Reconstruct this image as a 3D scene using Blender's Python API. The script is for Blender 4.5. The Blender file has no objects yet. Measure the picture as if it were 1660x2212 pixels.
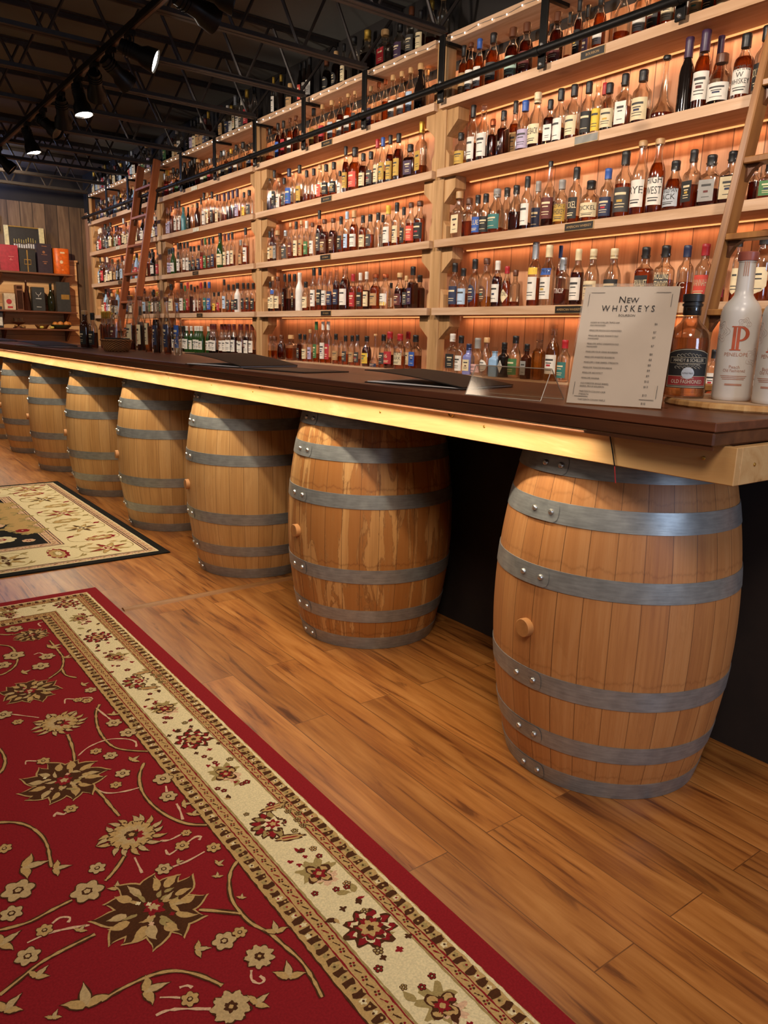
import bpy, math, random
from math import sin, cos, pi, radians
from mathutils import Vector, Matrix
random.seed(7)
SC = bpy.context.scene
COL = SC.collection

# ------------------------------------------------------------------ camera, world, lights, exposure
cd = bpy.data.cameras.new('camera'); cam = bpy.data.objects.new('camera', cd); COL.objects.link(cam)
YAW, PITCH, ROLL, CAM_H, F_PX = 0.6449, 0.2267, 0.0264, 1.2429, 1641.4
fwd = Vector((sin(YAW)*cos(PITCH), cos(YAW)*cos(PITCH), -sin(PITCH)))
rgt = Vector((cos(YAW), -sin(YAW), 0)); up = rgt.cross(fwd)
r2 = rgt*cos(ROLL)+up*sin(ROLL); u2 = up*cos(ROLL)-rgt*sin(ROLL)
M = Matrix((r2, u2, -fwd)).transposed().to_4x4(); M.translation = (0, 0, CAM_H)
cam.matrix_world = M
cd.sensor_fit = 'VERTICAL'; cd.sensor_height = 36.0; cd.lens = 36.0*F_PX/2212.0
cd.clip_start = 0.02; cd.clip_end = 60
SC.camera = cam

w = bpy.data.worlds.new('room_air'); SC.world = w; w.use_nodes = True
w.node_tree.nodes['Background'].inputs[0].default_value = (1.0, 0.80, 0.62, 1)
w.node_tree.nodes['Background'].inputs[1].default_value = 0.13
SC.view_settings.view_transform = 'Standard'; SC.view_settings.look = 'None'
SC.view_settings.gamma = 1.0; SC.view_settings.exposure = 0.18
SC.view_settings.use_curve_mapping = False
cy = SC.cycles
cy.max_bounces = 12; cy.diffuse_bounces = 4; cy.glossy_bounces = 5; cy.transmission_bounces = 10
cy.transparent_max_bounces = 40; cy.caustics_reflective = False; cy.caustics_refractive = False
cy.sample_clamp_indirect = 4.0; cy.use_denoising = True

def light(name, kind, loc, energy, color, target=None, **kw):
    L = bpy.data.lights.new(name, kind); L.energy = energy; L.color = color
    for k, v in kw.items(): setattr(L, k, v)
    o = bpy.data.objects.new(name, L); COL.objects.link(o); o.location = loc
    if target is not None and kind == 'AREA' and kw.get('size_y', 0) > 1.5:      # long tape: keep its length along the bar
        zax = (Vector(loc)-Vector(target)).normalized(); yax = Vector((0, 1, 0)); o.rotation_euler = Matrix((yax.cross(zax), yax, zax)).transposed().to_euler()
    elif target is not None:
        o.rotation_euler = (Vector(target)-Vector(loc)).to_track_quat('-Z', 'Y').to_euler()
    return o
WARM = (1.0, 0.85, 0.70)
# track spots that graze the shelves from the ceiling track, and pools on the aisle
for y in (0.6, 1.9, 3.15, 4.50, 5.32, 6.69, 8.6):
    light('track_lamp', 'SPOT', (1.56, y, 2.53), 76, WARM, (3.05, y+0.25, 1.9), spot_size=radians(120), spot_blend=0.9, shadow_soft_size=0.035)
for y in (0.8, 1.2, 3.4, 5.8, 8.4):
    light('aisle_lamp', 'SPOT', (-0.3, y-1.3 if y < 1 else y, 3.0), 170 if y < 1 else 56, (1.0, 0.84, 0.68), (0.9, y+0.1, 0.2) if y > 1 else (1.5, 1.1, 0.9), spot_size=radians(120 if y > 1 else 85), spot_blend=1.0, shadow_soft_size=0.40)
# cool daylight from the window at the near end of the room, behind the photographer's right shoulder
light('window_daylight', 'AREA', (1.2, -2.6, 1.7), 42, (0.55, 0.72, 1.0), (1.8, 1.3, 0.8), shape='RECTANGLE', size=0.9, size_y=1.3)
light('blue_lamp', 'POINT', (1.6, 10.6, 2.99), 24, (0.35, 0.5, 1.0), shadow_soft_size=0.15)
light('far_wall_lamp', 'SPOT', (1.6, 8.6, 2.7), 170, (1.0, 0.80, 0.56), (2.3, 11.0, 1.8), spot_size=radians(95), spot_blend=0.9, shadow_soft_size=0.05)
# warm LED strip under the bar nosing
light('bar_led', 'AREA', (1.476, 6.02, 1.0345), 60, (1.0, 0.87, 0.64), (1.455, 6.02, 0.96), shape='RECTANGLE', size=0.012, size_y=9.7, spread=radians(165))

# shared layout
XS = 2.937; XB = 3.18; TH = 0.041
LEVEL = {'A': 2.5087, 'B': 2.1592, 'C': 1.786, 'D': 1.413, 'E': 1.045, 'T': 2.83}
POSTS = [1.315, 3.52, 5.702, 7.82, 10.10]
for i in range(4):
    y0, y1 = POSTS[i]+0.06, POSTS[i+1]-0.06
    for k in 'TABCD':
        if k == 'T': continue
        light('shelf_led', 'AREA', (XB-0.030, (y0+y1)/2, LEVEL[k]-TH-0.010), 1.35, (1.0, 0.49, 0.25), (XB-0.018, (y0+y1)/2, LEVEL[k]-0.3), shape='RECTANGLE', size=0.012, size_y=y1-y0)
    light('shelf_led', 'AREA', (XB-0.06, (y0+y1)/2, LEVEL['T']-TH-0.010), 1.3, (1.0, 0.48, 0.2), (XB-0.05, (y0+y1)/2, 2), shape='RECTANGLE', size=0.012, size_y=y1-y0)

# ------------------------------------------------------------------ helpers
def S(h, a=1.0):
    h = h.lstrip('#'); c = [int(h[i:i+2], 16)/255 for i in (0, 2, 4)]
    return tuple((x/12.92 if x <= .04045 else ((x+.055)/1.055)**2.4) for x in c)+(a,)

class NT:
    def __init__(s, name):
        s.m = bpy.data.materials.new(name); s.m.use_nodes = True; s.t = s.m.node_tree
        s.b = s.t.nodes['Principled BSDF']; s.o = s.t.nodes['Material Output']
    def n(s, typ, ins=None, **props):
        x = s.t.nodes.new('ShaderNode'+typ)
        for k, v in props.items(): setattr(x, k, v)
        for k, v in (ins or {}).items(): s.set(x.inputs[k], v)
        return x
    def set(s, sock, v):
        if isinstance(v, bpy.types.NodeSocket): s.t.links.new(v, sock)
        elif isinstance(v, bpy.types.Node): s.t.links.new(v.outputs[0], sock)
        else: sock.default_value = v
    def math(s, op, a, b=0.0, c=None):
        ins = {0: a, 1: b}
        if c is not None: ins[2] = c
        return s.n('Math', ins, operation=op).outputs[0]
    def ramp(s, fac, stops):
        r = s.n('ValToRGB', {0: fac}); e = r.color_ramp.elements
        while len(e) < len(stops): e.new(0.5)
        for i, (p, c) in enumerate(stops):
            e[i].position = p; e[i].color = c if len(c) == 4 else tuple(c)+(1,)
        return r.outputs[0]
    def mix(s, fac, a, b, blend='MIX'):
        x = s.n('Mix', data_type='RGBA', blend_type=blend)
        s.set(x.inputs[0], fac); s.set(x.inputs[6], a); s.set(x.inputs[7], b)
        return x.outputs[2]
    def out(s, color=None, rough=None, metal=None, **kw):
        if color is not None: s.set(s.b.inputs['Base Color'], color)
        if rough is not None: s.set(s.b.inputs['Roughness'], rough)
        if metal is not None: s.set(s.b.inputs['Metallic'], metal)
        for k, v in kw.items(): s.set(s.b.inputs[k.replace('_', ' ')], v)
        return s.m
    def bump(s, h, strength=0.2, dist=0.01):
        s.set(s.b.inputs['Normal'], s.n('Bump', {'Height': h, 'Strength': strength, 'Distance': dist}))

_mc = {}
def plain(name, col, rough=0.5, metal=0.0, noise=0.06, scale=30, **kw):
    if name in _mc: return _mc[name]
    t = NT(name); c = S(col) if isinstance(col, str) else col
    tc = t.n('TexCoord'); nz = t.n('TexNoise', {'Vector': tc.outputs['Object'], 'Scale': scale, 'Detail': 3.0})
    dk = tuple(x*(1-noise*3) for x in c[:3])+(1,); lt = tuple(min(1, x*(1+noise*3)) for x in c[:3])+(1,)
    t.out(t.ramp(nz.outputs[0], [(0.3, dk), (0.7, lt)]), rough, metal, **kw)
    _mc[name] = t.m; return t.m

def glow(name, col, strength):
    if name in _mc: return _mc[name]
    t = NT(name); t.out((0, 0, 0, 1), 0.5); t.set(t.b.inputs['Emission Color'], col); t.set(t.b.inputs['Emission Strength'], strength)
    _mc[name] = t.m; return t.m

def wood(name, cols, axis='y', scale=1.0, rough=0.55, knots=0.0, stretch=14.0, bump=0.12, planks=None, seam='#1a0c05', bright=0.35):
    """grain stretched along axis; planks=(axis index across, width, offset) draws board joints and per-board tone"""
    if name in _mc: return _mc[name]
    t = NT(name); tc = t.n('TexCoord').outputs['Object']
    rnd = t.n('ObjectInfo').outputs['Random']
    off = t.n('CombineXYZ', {0: t.math('MULTIPLY', rnd, 37.0), 1: t.math('MULTIPLY', rnd, 91.0), 2: t.math('MULTIPLY', rnd, 53.0)})
    v = t.n('VectorMath', {0: tc, 1: off}, operation='ADD').outputs[0]
    pr = None
    if planks:
        sp = t.n('SeparateXYZ', {0: tc}); q = t.math('DIVIDE', t.math('ADD', sp.outputs[planks[0]], planks[2]), planks[1])
        fl = t.math('FLOOR', q); fr = t.math('FRACT', q)
        pr = t.n('TexWhiteNoise', {1: fl}, noise_dimensions='1D').outputs[0]
        o2 = t.n('CombineXYZ', {0: t.math('MULTIPLY', pr, 17.0), 1: t.math('MULTIPLY', pr, 23.0), 2: t.math('MULTIPLY', pr, 31.0)})
        v = t.n('VectorMath', {0: v, 1: o2}, operation='ADD').outputs[0]
        edge = t.math('LESS_THAN', t.math('MINIMUM', fr, t.math('SUBTRACT', 1.0, fr)), planks[3] if len(planks) > 3 else 0.02)
    st = {'x': (scale, scale*stretch, scale*stretch), 'y': (scale*stretch, scale, scale*stretch), 'z': (scale*stretch, scale*stretch, scale)}[axis]
    vs = t.n('VectorMath', {0: v, 1: st}, operation='MULTIPLY').outputs[0]
    n1 = t.n('TexNoise', {'Vector': vs, 'Scale': 1.6, 'Detail': 5.0, 'Roughness': 0.62, 'Distortion': 0.6}).outputs[0]
    vb = t.n('VectorMath', {0: v, 1: tuple(x*0.28 for x in st)}, operation='MULTIPLY').outputs[0]
    n2 = t.n('TexNoise', {'Vector': vb, 'Scale': 1.3, 'Detail': 2.0, 'Distortion': 1.2}).outputs[0]
    f = t.math('ADD', t.math('MULTIPLY', n1, 0.6), t.math('MULTIPLY', n2, 0.4))
    n = len(cols); c = t.ramp(f, [(0.30+0.40*i/(n-1), S(x)) for i, x in enumerate(cols)])
    if pr is not None:
        g = t.math('ADD', 1.0-bright/2, t.math('MULTIPLY', pr, bright))
        c = t.mix(1.0, c, t.n('CombineXYZ', {0: g, 1: g, 2: g}), 'MULTIPLY')
    if knots:
        sk = {'x': (1, 2.2, 2.2), 'y': (2.2, 1, 2.2), 'z': (2.2, 2.2, 1)}[axis]
        vk = t.n('VectorMath', {0: v, 1: sk}, operation='MULTIPLY').outputs[0]
        d = t.n('TexVoronoi', {'Vector': vk, 'Scale': knots, 'Randomness': 1.0}).outputs['Distance']
        k = t.ramp(d, [(0.045, (1, 1, 1)), (0.13, (0, 0, 0))])
        c = t.mix(t.math('MULTIPLY', k, 0.8), c, S('#2a1409'))
    if pr is not None: c = t.mix(t.math('MULTIPLY', edge, 0.75), c, S(seam))
    t.out(c, rough); t.bump(n1, bump, 0.004)
    _mc[name] = t.m; return t.m

class MB:
    def __init__(s): s.v = []; s.f = []; s.m = []; s.sm = []
    def add(s, vs, fs, mi=0, smooth=False):
        b = len(s.v); s.v += [tuple(x) for x in vs]
        for f in fs:
            s.f.append(tuple(b+i for i in f)); s.m.append(mi); s.sm.append(smooth)
        return s
    def box(s, x0, x1, y0, y1, z0, z1, mi=0, bev=0.0):
        if bev <= 0:
            vs = [(x, y, z) for x in (x0, x1) for y in (y0, y1) for z in (z0, z1)]
            return s.add(vs, [(0, 1, 3, 2), (4, 6, 7, 5), (0, 4, 5, 1), (2, 3, 7, 6), (0, 2, 6, 4), (1, 5, 7, 3)], mi)
        b = min(bev, (x1-x0)/2.2, (y1-y0)/2.2, (z1-z0)/2.2); vs = []; rings = []
        for (zz, ins) in ((z0, b), (z0+b, 0), (z1-b, 0), (z1, b)):
            a = [(x0+ins+b*(ins == 0), y0+ins), (x1-ins-b*(ins == 0), y0+ins), (x1-ins, y0+ins+b*(ins == 0)), (x1-ins, y1-ins-b*(ins == 0)),
                 (x1-ins-b*(ins == 0), y1-ins), (x0+ins+b*(ins == 0), y1-ins), (x0+ins, y1-ins-b*(ins == 0)), (x0+ins, y0+ins+b*(ins == 0))]
            rings.append([(p[0], p[1], zz) for p in a])
        for r in rings: vs += r
        fs = [tuple(range(7, -1, -1)), tuple(range(24, 32))]
        for k in range(3):
            for i in range(8): fs.append((k*8+i, k*8+(i+1) % 8, k*8+8+(i+1) % 8, k*8+8+i))
        return s.add(vs, fs, mi)
    def prism(s, pts, a, b, axis=2, mi=0):
        """extrude the 2D polygon pts along axis from a to b"""
        def P(p, t): return {0: (t, p[0], p[1]), 1: (p[0], t, p[1]), 2: (p[0], p[1], t)}[axis]
        n = len(pts); vs = [P(p, a) for p in pts]+[P(p, b) for p in pts]
        return s.add(vs, [tuple(range(n-1, -1, -1)), tuple(range(n, 2*n))]+[(i, (i+1) % n, n+(i+1) % n, n+i) for i in range(n)], mi)
    def tube(s, pts, r, seg=8, mi=0, closed=False):
        pts = [Vector(p) for p in pts]; n = len(pts); vs = []; nb = None
        for i, p in enumerate(pts):
            if closed: t = (pts[(i+1) % n]-pts[i-1]).normalized()
            else: t = (pts[min(i+1, n-1)]-pts[max(i-1, 0)]).normalized()
            if nb is None:
                nb = t.orthogonal().normalized()
            nb = (nb-t*nb.dot(t)).normalized(); bb = t.cross(nb)
            rr = r[i] if isinstance(r, (list, tuple)) else r
            vs += [p+nb*(rr*cos(2*pi*k/seg))+bb*(rr*sin(2*pi*k/seg)) for k in range(seg)]
        fs = []
        for i in range(n if closed else n-1):
            j = (i+1) % n
            for k in range(seg): fs.append((i*seg+k, i*seg+(k+1) % seg, j*seg+(k+1) % seg, j*seg+k))
        s.add(vs, fs, mi, True)
        if not closed: s.add([], []); b = len(s.v)-n*seg; s.f += [tuple(b+k for k in range(seg-1, -1, -1)), tuple(b+(n-1)*seg+k for k in range(seg))]; s.m += [mi, mi]; s.sm += [False, False]
        return s
    def lathe(s, prof, seg=24, mi=0, c=(0, 0, 0), sq=0.0, ax=1.0, ay=1.0, cap0=True, cap1=True, axis='z', mis=None):
        vs = []; fs = []; n = len(prof)
        for r, z in prof:
            for k in range(seg):
                a = 2*pi*k/seg; q = 1.0
                if sq: q = (abs(cos(a))**sq+abs(sin(a))**sq)**(-1.0/sq)
                x, y = r*q*cos(a)*ax, r*q*sin(a)*ay
                p = (x, y, z) if axis == 'z' else ((z, x, y) if axis == 'x' else (x, z, y))
                vs.append((c[0]+p[0], c[1]+p[1], c[2]+p[2]))
        b = len(s.v); s.v += vs
        for i in range(n-1):
            for k in range(seg):
                s.f.append((b+i*seg+k, b+i*seg+(k+1) % seg, b+(i+1)*seg+(k+1) % seg, b+(i+1)*seg+k)); s.m.append(mis[i] if mis else mi); s.sm.append(True)
        if cap0: s.f.append(tuple(b+k for k in range(seg-1, -1, -1))); s.m.append(mi); s.sm.append(False)
        if cap1: s.f.append(tuple(b+(n-1)*seg+k for k in range(seg))); s.m.append(mi); s.sm.append(False)
        return s
    def mesh(s, name, mats, angle=38):
        me = bpy.data.meshes.new(name); me.from_pydata(s.v, [], s.f)
        me.polygons.foreach_set('material_index', s.m); me.polygons.foreach_set('use_smooth', s.sm)
        for m in (mats if isinstance(mats, (list, tuple)) else [mats]): me.materials.append(m)
        if any(s.sm): me.set_sharp_from_angle(angle=radians(angle))
        me.update(); return me
    def build(s, name, mats, parent=None, loc=None, rot=None):
        o = bpy.data.objects.new(name, s.mesh(name, mats)); COL.objects.link(o)
        if parent is not None: o.parent = parent
        if loc is not None: o.location = loc
        if rot is not None: o.rotation_euler = rot
        return o

def tag(o, label, cat, group=None):
    o['label'] = label; o['category'] = cat
    if group: o['group'] = group
    return o
def thing(name, label, cat, loc=(0, 0, 0), rz=0.0, group=None):
    o = bpy.data.objects.new(name, None); COL.objects.link(o); o.location = loc; o.rotation_euler = (0, 0, rz)
    o.empty_display_size = 0.05
    return tag(o, label, cat, group)
def struct(o): o['kind'] = 'structure'; return o
def dup(root, loc, rz, label, group=None):
    def cp(o, par):
        c = o.copy(); COL.objects.link(c)
        if par is not None: c.parent = par
        for ch in list(o.children): cp(ch, c)
        return c
    r = cp(root, None); r.location = loc; r.rotation_euler = (0, 0, rz); r['label'] = label
    if group: r['group'] = group
    return r

_tx = {}
def text2d(s):
    """outline letters as flat triangles, height of a capital = 1, centred on x"""
    if s in _tx: return _tx[s]
    cu = bpy.data.curves.new('lettering', 'FONT'); cu.body = s; cu.size = 1.0; cu.align_x = 'CENTER'; cu.resolution_u = 2
    o = bpy.data.objects.new('lettering', cu); COL.objects.link(o)
    me = bpy.data.meshes.new_from_object(o.evaluated_get(bpy.context.evaluated_depsgraph_get()))
    vs = [(v.co.x/0.69, v.co.y/0.69) for v in me.vertices]; fs = [tuple(p.vertices) for p in me.polygons]
    bpy.data.objects.remove(o); bpy.data.curves.remove(cu); bpy.data.meshes.remove(me)
    wd = (max(v[0] for v in vs)-min(v[0] for v in vs)) if vs else 1
    _tx[s] = (vs, fs, wd); return _tx[s]
def put_text(mb, s, u0, v0, cap, fn, mi=0, maxw=None, sx=1.0):
    vs, fs, wd = text2d(s)
    if maxw and wd*cap*sx > maxw: sx = maxw/(wd*cap)
    mb.add([fn(u0+a*cap*sx, v0+b*cap) for a, b in vs], fs, mi)

# ------------------------------------------------------------------ materials
M_pine = wood('pale_pine', ['#a07852', '#b89270', '#c7a384', '#d1b297'], 'y', 1.2, 0.6, knots=1.6, stretch=16)
M_post = wood('weathered_post', ['#7d5a36', '#a47c4e', '#b98f60', '#c7a276'], 'z', 1.4, 0.65, knots=1.5, stretch=12)
M_back = wood('cedar_boards', ['#93603f', '#b27c57', '#c38f69', '#cf9f7a'], 'z', 1.0, 0.55, knots=1.7, stretch=13, planks=(1, 0.137, 0.03, 0.018), seam='#3a1b0c', bright=0.4)
M_barn = wood('barn_boards', ['#33221a', '#5c4532', '#7d6247', '#9a7b59'], 'z', 0.8, 0.75, knots=1.5, stretch=10, planks=(0, 0.150, 0.02, 0.035), seam='#120a06', bright=0.5)
M_wain = wood('pale_wainscot', ['#b67d4a', '#cf9a63', '#dcae7a', '#e6bf90'], 'x', 0.9, 0.55, knots=1.8, stretch=12, planks=(2, 0.13, 0.02, 0.02), seam='#5c3518')
M_walnut = wood('brown_shelf_wood', ['#4a2614', '#6b3a20', '#7f4a2a', '#945a35'], 'x', 1.2, 0.5, stretch=12)
M_bartop = wood('dark_bar_top', ['#3a1d10', '#522c1b', '#653822', '#744530'], 'y', 0.8, 0.38, stretch=18, bump=0.04)
M_nose = wood('brown_bar_edge', ['#33190c', '#4a2813', '#5a331a', '#694022'], 'y', 0.8, 0.42, stretch=18, bump=0.04)
M_fascia = wood('honey_pine_fascia', ['#7d4f24', '#b98d58', '#c49c68', '#bb8f5a', '#cda878', '#d2ae80'], 'y', 1.1, 0.5, knots=0.9, stretch=7, bump=0.08)
M_ladder = wood('honey_ladder_wood', ['#5c3718', '#744a25', '#85592d', '#936838'], 'z', 1.3, 0.38, stretch=14, bump=0.05)
M_ladder2 = wood('reddish_ladder_wood', ['#6b3418', '#8a4823', '#9c562c', '#ab6537'], 'z', 1.3, 0.45, stretch=14, bump=0.05)
M_board = wood('serving_board_wood', ['#8a6242', '#b18a66', '#c8a684', '#d6b796'], 'y', 1.6, 0.6, stretch=10)
M_bark = wood('rough_board_edge', ['#8a5a2c', '#b9854c', '#d2a66c', '#e2bf8c'], 'z', 2.0, 0.8, stretch=5, bump=0.6)
M_black = plain('black_steel', '#1b1918', 0.42, 0.6)
M_joist = plain('dark_painted_steel', '#332b27', 0.55, 0.2)
M_ceil = plain('dark_ceiling_paint', '#62605a', 0.9, scale=2.0, noise=0.04)
M_wallblack = plain('black_wall_paint', '#26211f', 0.85, scale=3.0)
M_panel = plain('dark_cloth_panel', '#221610', 0.9, scale=12)
M_lens = glow('lit_lens', (1, 0.94, 0.82, 1), 30)
M_lensoff = plain('dark_lens', '#15120f', 0.15)
M_bulb = glow('fairy_bulb', (1, 0.93, 0.84, 1), 5)
M_ledw = glow('shelf_led_tape', (1.0, 0.42, 0.14, 1), 1.2)
M_ledb = glow('bar_led_tape', (1.0, 0.74, 0.36, 1), 2.5)
M_brass = plain('brass', '#c79a4a', 0.3, 0.9)
M_bolt = plain('bright_bolt', '#c9c4bb', 0.3, 0.9)
M_leather = plain('black_leatherette', '#1e1917', 0.6, scale=90)
M_paper = plain('cream_paper', '#e8e4e6', 0.8, scale=6, noise=0.02)
M_ink = plain('dark_ink', '#2b2420', 0.7)
M_plate = plain('black_name_plate', '#221d19', 0.4)
M_plategold = plain('gold_lettering', '#b08d5c', 0.4)
M_red = plain('red_wire', '#a02020', 0.5)

def t_floor():
    t = NT('laminate_planks'); tc = t.n('TexCoord').outputs['Object']; sp = t.n('SeparateXYZ', {0: tc})
    v = t.n('CombineXYZ', {0: sp.outputs[1], 1: t.math('ADD', sp.outputs[0], -0.081)})
    br = t.n('TexBrick', {'Vector': v, 'Color1': (0, 0, 0, 1), 'Color2': (1, 1, 1, 1), 'Mortar': (0.5, 0.5, 0.5, 1), 'Scale': 1.0, 'Mortar Size': 0.0016, 'Mortar Smooth': 0.3, 'Bias': 0.0, 'Brick Width': 1.21, 'Row Height': 0.132}, offset=0.37, offset_frequency=2)
    rn = t.n('SeparateColor', {0: br.outputs[0]}).outputs[0]
    o = t.n('CombineXYZ', {0: t.math('MULTIPLY', rn, 13.0), 1: t.math('MULTIPLY', rn, 29.0), 2: 0.0})
    vv = t.n('VectorMath', {0: tc, 1: o}, operation='ADD').outputs[0]
    va = t.n('VectorMath', {0: vv, 1: (22, 1.7, 1)}, operation='MULTIPLY').outputs[0]
    vb = t.n('VectorMath', {0: vv, 1: (7, 1.0, 1)}, operation='MULTIPLY').outputs[0]
    vc = t.n('VectorMath', {0: vv, 1: (70, 5, 1)}, operation='MULTIPLY').outputs[0]
    n1 = t.n('TexNoise', {'Vector': va, 'Scale': 1.0, 'Detail': 6.0, 'Roughness': 0.6, 'Distortion': 1.4}).outputs[0]
    n2 = t.n('TexNoise', {'Vector': vb, 'Scale': 1.0, 'Detail': 3.0, 'Distortion': 2.2}).outputs[0]
    n3 = t.n('TexNoise', {'Vector': vc, 'Scale': 1.0, 'Detail': 3.0, 'Distortion': 0.6}).outputs[0]
    f = t.math('ADD', t.math('MULTIPLY', n1, 0.5), t.math('ADD', t.math('MULTIPLY', n2, 0.36), t.math('MULTIPLY', n3, 0.14)))
    c = t.ramp(f, [(0.28, S('#55290f')), (0.41, S('#854c22')), (0.51, S('#a2652f')), (0.61, S('#b4773e')), (0.74, S('#c28a4c'))])
    streak = t.ramp(n1, [(0.34, (1, 1, 1)), (0.42, (0, 0, 0))])
    c = t.mix(t.math('MULTIPLY', streak, 0.55), c, S('#4a240c'))
    g = t.math('ADD', 0.80, t.math('MULTIPLY', rn, 0.34))
    c = t.mix(1.0, c, t.n('CombineXYZ', {0: g, 1: g, 2: t.math('MULTIPLY', g, 0.97)}), 'MULTIPLY')
    c = t.mix(t.math('MULTIPLY', br.outputs[1], 0.7), c, S('#4a2812'))
    t.out(c, t.math('ADD', 0.24, t.math('MULTIPLY', n2, 0.14)))
    t.bump(t.math('SUBTRACT', n1, t.math('MULTIPLY', br.outputs[1], 1.5)), 0.10, 0.004)
    return t.m
M_floor = t_floor()

def t_barrel(name, cols, stain, staincol, drip=0.0, nst=30):
    t = NT(name); tc = t.n('TexCoord').outputs['Object']; sp = t.n('SeparateXYZ', {0: tc})
    x, y, z = sp.outputs[0], sp.outputs[1], sp.outputs[2]
    a = t.math('MULTIPLY', t.math('ARCTAN2', y, x), nst/(2*pi)); a = t.math('ADD', a, 100.0)
    fl = t.math('FLOOR', a); fr = t.math('FRACT', a)
    pr = t.n('TexWhiteNoise', {1: fl}, noise_dimensions='1D').outputs[0]
    rnd = t.n('ObjectInfo').outputs['Random']
    v = t.n('CombineXYZ', {0: t.math('MULTIPLY', a, 1.0), 1: t.math('ADD', t.math('MULTIPLY', z, 1.0), t.math('MULTIPLY', pr, 9.0)), 2: t.math('MULTIPLY', rnd, 20.0)})
    v1 = t.n('VectorMath', {0: v, 1: (9, 2.2, 1)}, operation='MULTIPLY').outputs[0]
    v2 = t.n('VectorMath', {0: v, 1: (2.2, 3.0, 1)}, operation='MULTIPLY').outputs[0]
    n1 = t.n('TexNoise', {'Vector': v1, 'Scale': 1.0, 'Detail': 5.0, 'Roughness': 0.65, 'Distortion': 0.3}).outputs[0]
    n2 = t.n('TexNoise', {'Vector': v2, 'Scale': 1.0, 'Detail': 4.0, 'Distortion': 0.8}).outputs[0]
    f = t.math('ADD', t.math('MULTIPLY', n1, 0.45), t.math('ADD', t.math('MULTIPLY', n2, 0.38), t.math('MULTIPLY', pr, 0.17)))
    c = t.ramp(f, [(0.28, S(cols[0])), (0.5, S(cols[1])), (0.72, S(cols[2]))])
    if stain:
        # dried water: blotchy field with a darker ragged rim, running down the staves and stopping above each hoop
        vs = t.n('VectorMath', {0: t.n('CombineXYZ', {0: a, 1: z, 2: rnd}), 1: (1.1, 2.4, 1)}, operation='MULTIPLY').outputs[0]
        s1 = t.n('TexNoise', {'Vector': vs, 'Scale': 1.0, 'Detail': 6.0, 'Roughness': 0.62, 'Distortion': 0.7}).outputs[0]
        blot = t.ramp(s1, [(0.47, (0, 0, 0)), (0.50, (1, 1, 1))])
        rim = t.ramp(s1, [(0.455, (0, 0, 0)), (0.475, (1, 1, 1)), (0.495, (0, 0, 0))])
        c = t.mix(t.math('MULTIPLY', blot, stain), c, S(staincol))
        c = t.mix(t.math('MULTIPLY', rim, min(1, stain*0.9)), c, S('#5e2c08'))
        if drip:
            w1 = t.n('TexNoise', {'Vector': t.n('CombineXYZ', {0: t.math('MULTIPLY', a, 1.3), 1: 3.0, 2: 0.0}), 'Scale': 1.0, 'Detail': 8.0, 'Roughness': 0.75}).outputs[0]
            for zl in (0.853, 0.672, 0.372, 0.072):
                d = t.math('ABSOLUTE', t.math('SUBTRACT', t.math('SUBTRACT', z, zl), t.math('MULTIPLY', t.math('SUBTRACT', w1, 0.5), 0.085)))
                ln = t.ramp(d, [(0.0005, (1, 1, 1)), (0.005, (0, 0, 0))])
                c = t.mix(t.math('MULTIPLY', ln, drip), c, S('#5e2c0c'))
    seam = t.math('LESS_THAN', t.math('MINIMUM', fr, t.math('SUBTRACT', 1.0, fr)), 0.016)
    seam = t.math('MULTIPLY', seam, t.math('ADD', 0.25, t.math('MULTIPLY', t.n('TexWhiteNoise', {1: t.math('ADD', fl, 0.5)}, noise_dimensions='1D').outputs[0], 0.6)))
    c = t.mix(seam, c, S('#3a1c0a'))
    t.out(c, 0.5); t.bump(t.math('SUBTRACT', n1, t.math('MULTIPLY', seam, 1.2)), 0.15, 0.004)
    return t.m
M_bar_light = t_barrel('light_oak_staves', ['#9f7240', '#be8f57', '#d0a66f'], 0.12, '#a8763c')
M_bar_weath = t_barrel('weathered_oak_staves', ['#9a6c3c', '#b9854c', '#c89c64'], 0.70, '#94561f', 0.4)
M_bar_orange = t_barrel('orange_oak_staves', ['#975f34', '#b07642', '#bf8955'], 0.12, '#9c5f2e', 0.25)
def t_hoop():
    t = NT('galvanised_hoop'); tc = t.n('TexCoord').outputs['Object']; sp = t.n('SeparateXYZ', {0: tc})
    v = t.n('CombineXYZ', {0: t.math('MULTIPLY', t.math('ARCTAN2', sp.outputs[1], sp.outputs[0]), 6.0), 1: t.math('MULTIPLY', sp.outputs[2], 160.0)})
    n = t.n('TexNoise', {'Vector': v, 'Scale': 1.0, 'Detail': 4.0}).outputs[0]
    n2 = t.n('TexNoise', {'Vector': tc, 'Scale': 26.0, 'Detail': 3.0}).outputs[0]
    c = t.ramp(t.math('ADD', t.math('MULTIPLY', n, 0.5), t.math('MULTIPLY', n2, 0.5)), [(0.3, S('#7e7f7e')), (0.7, S('#a5a6a4'))])
    t.out(c, 0.40, 0.55); t.bump(n, 0.08, 0.002); return t.m
M_hoop = t_hoop()

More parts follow.
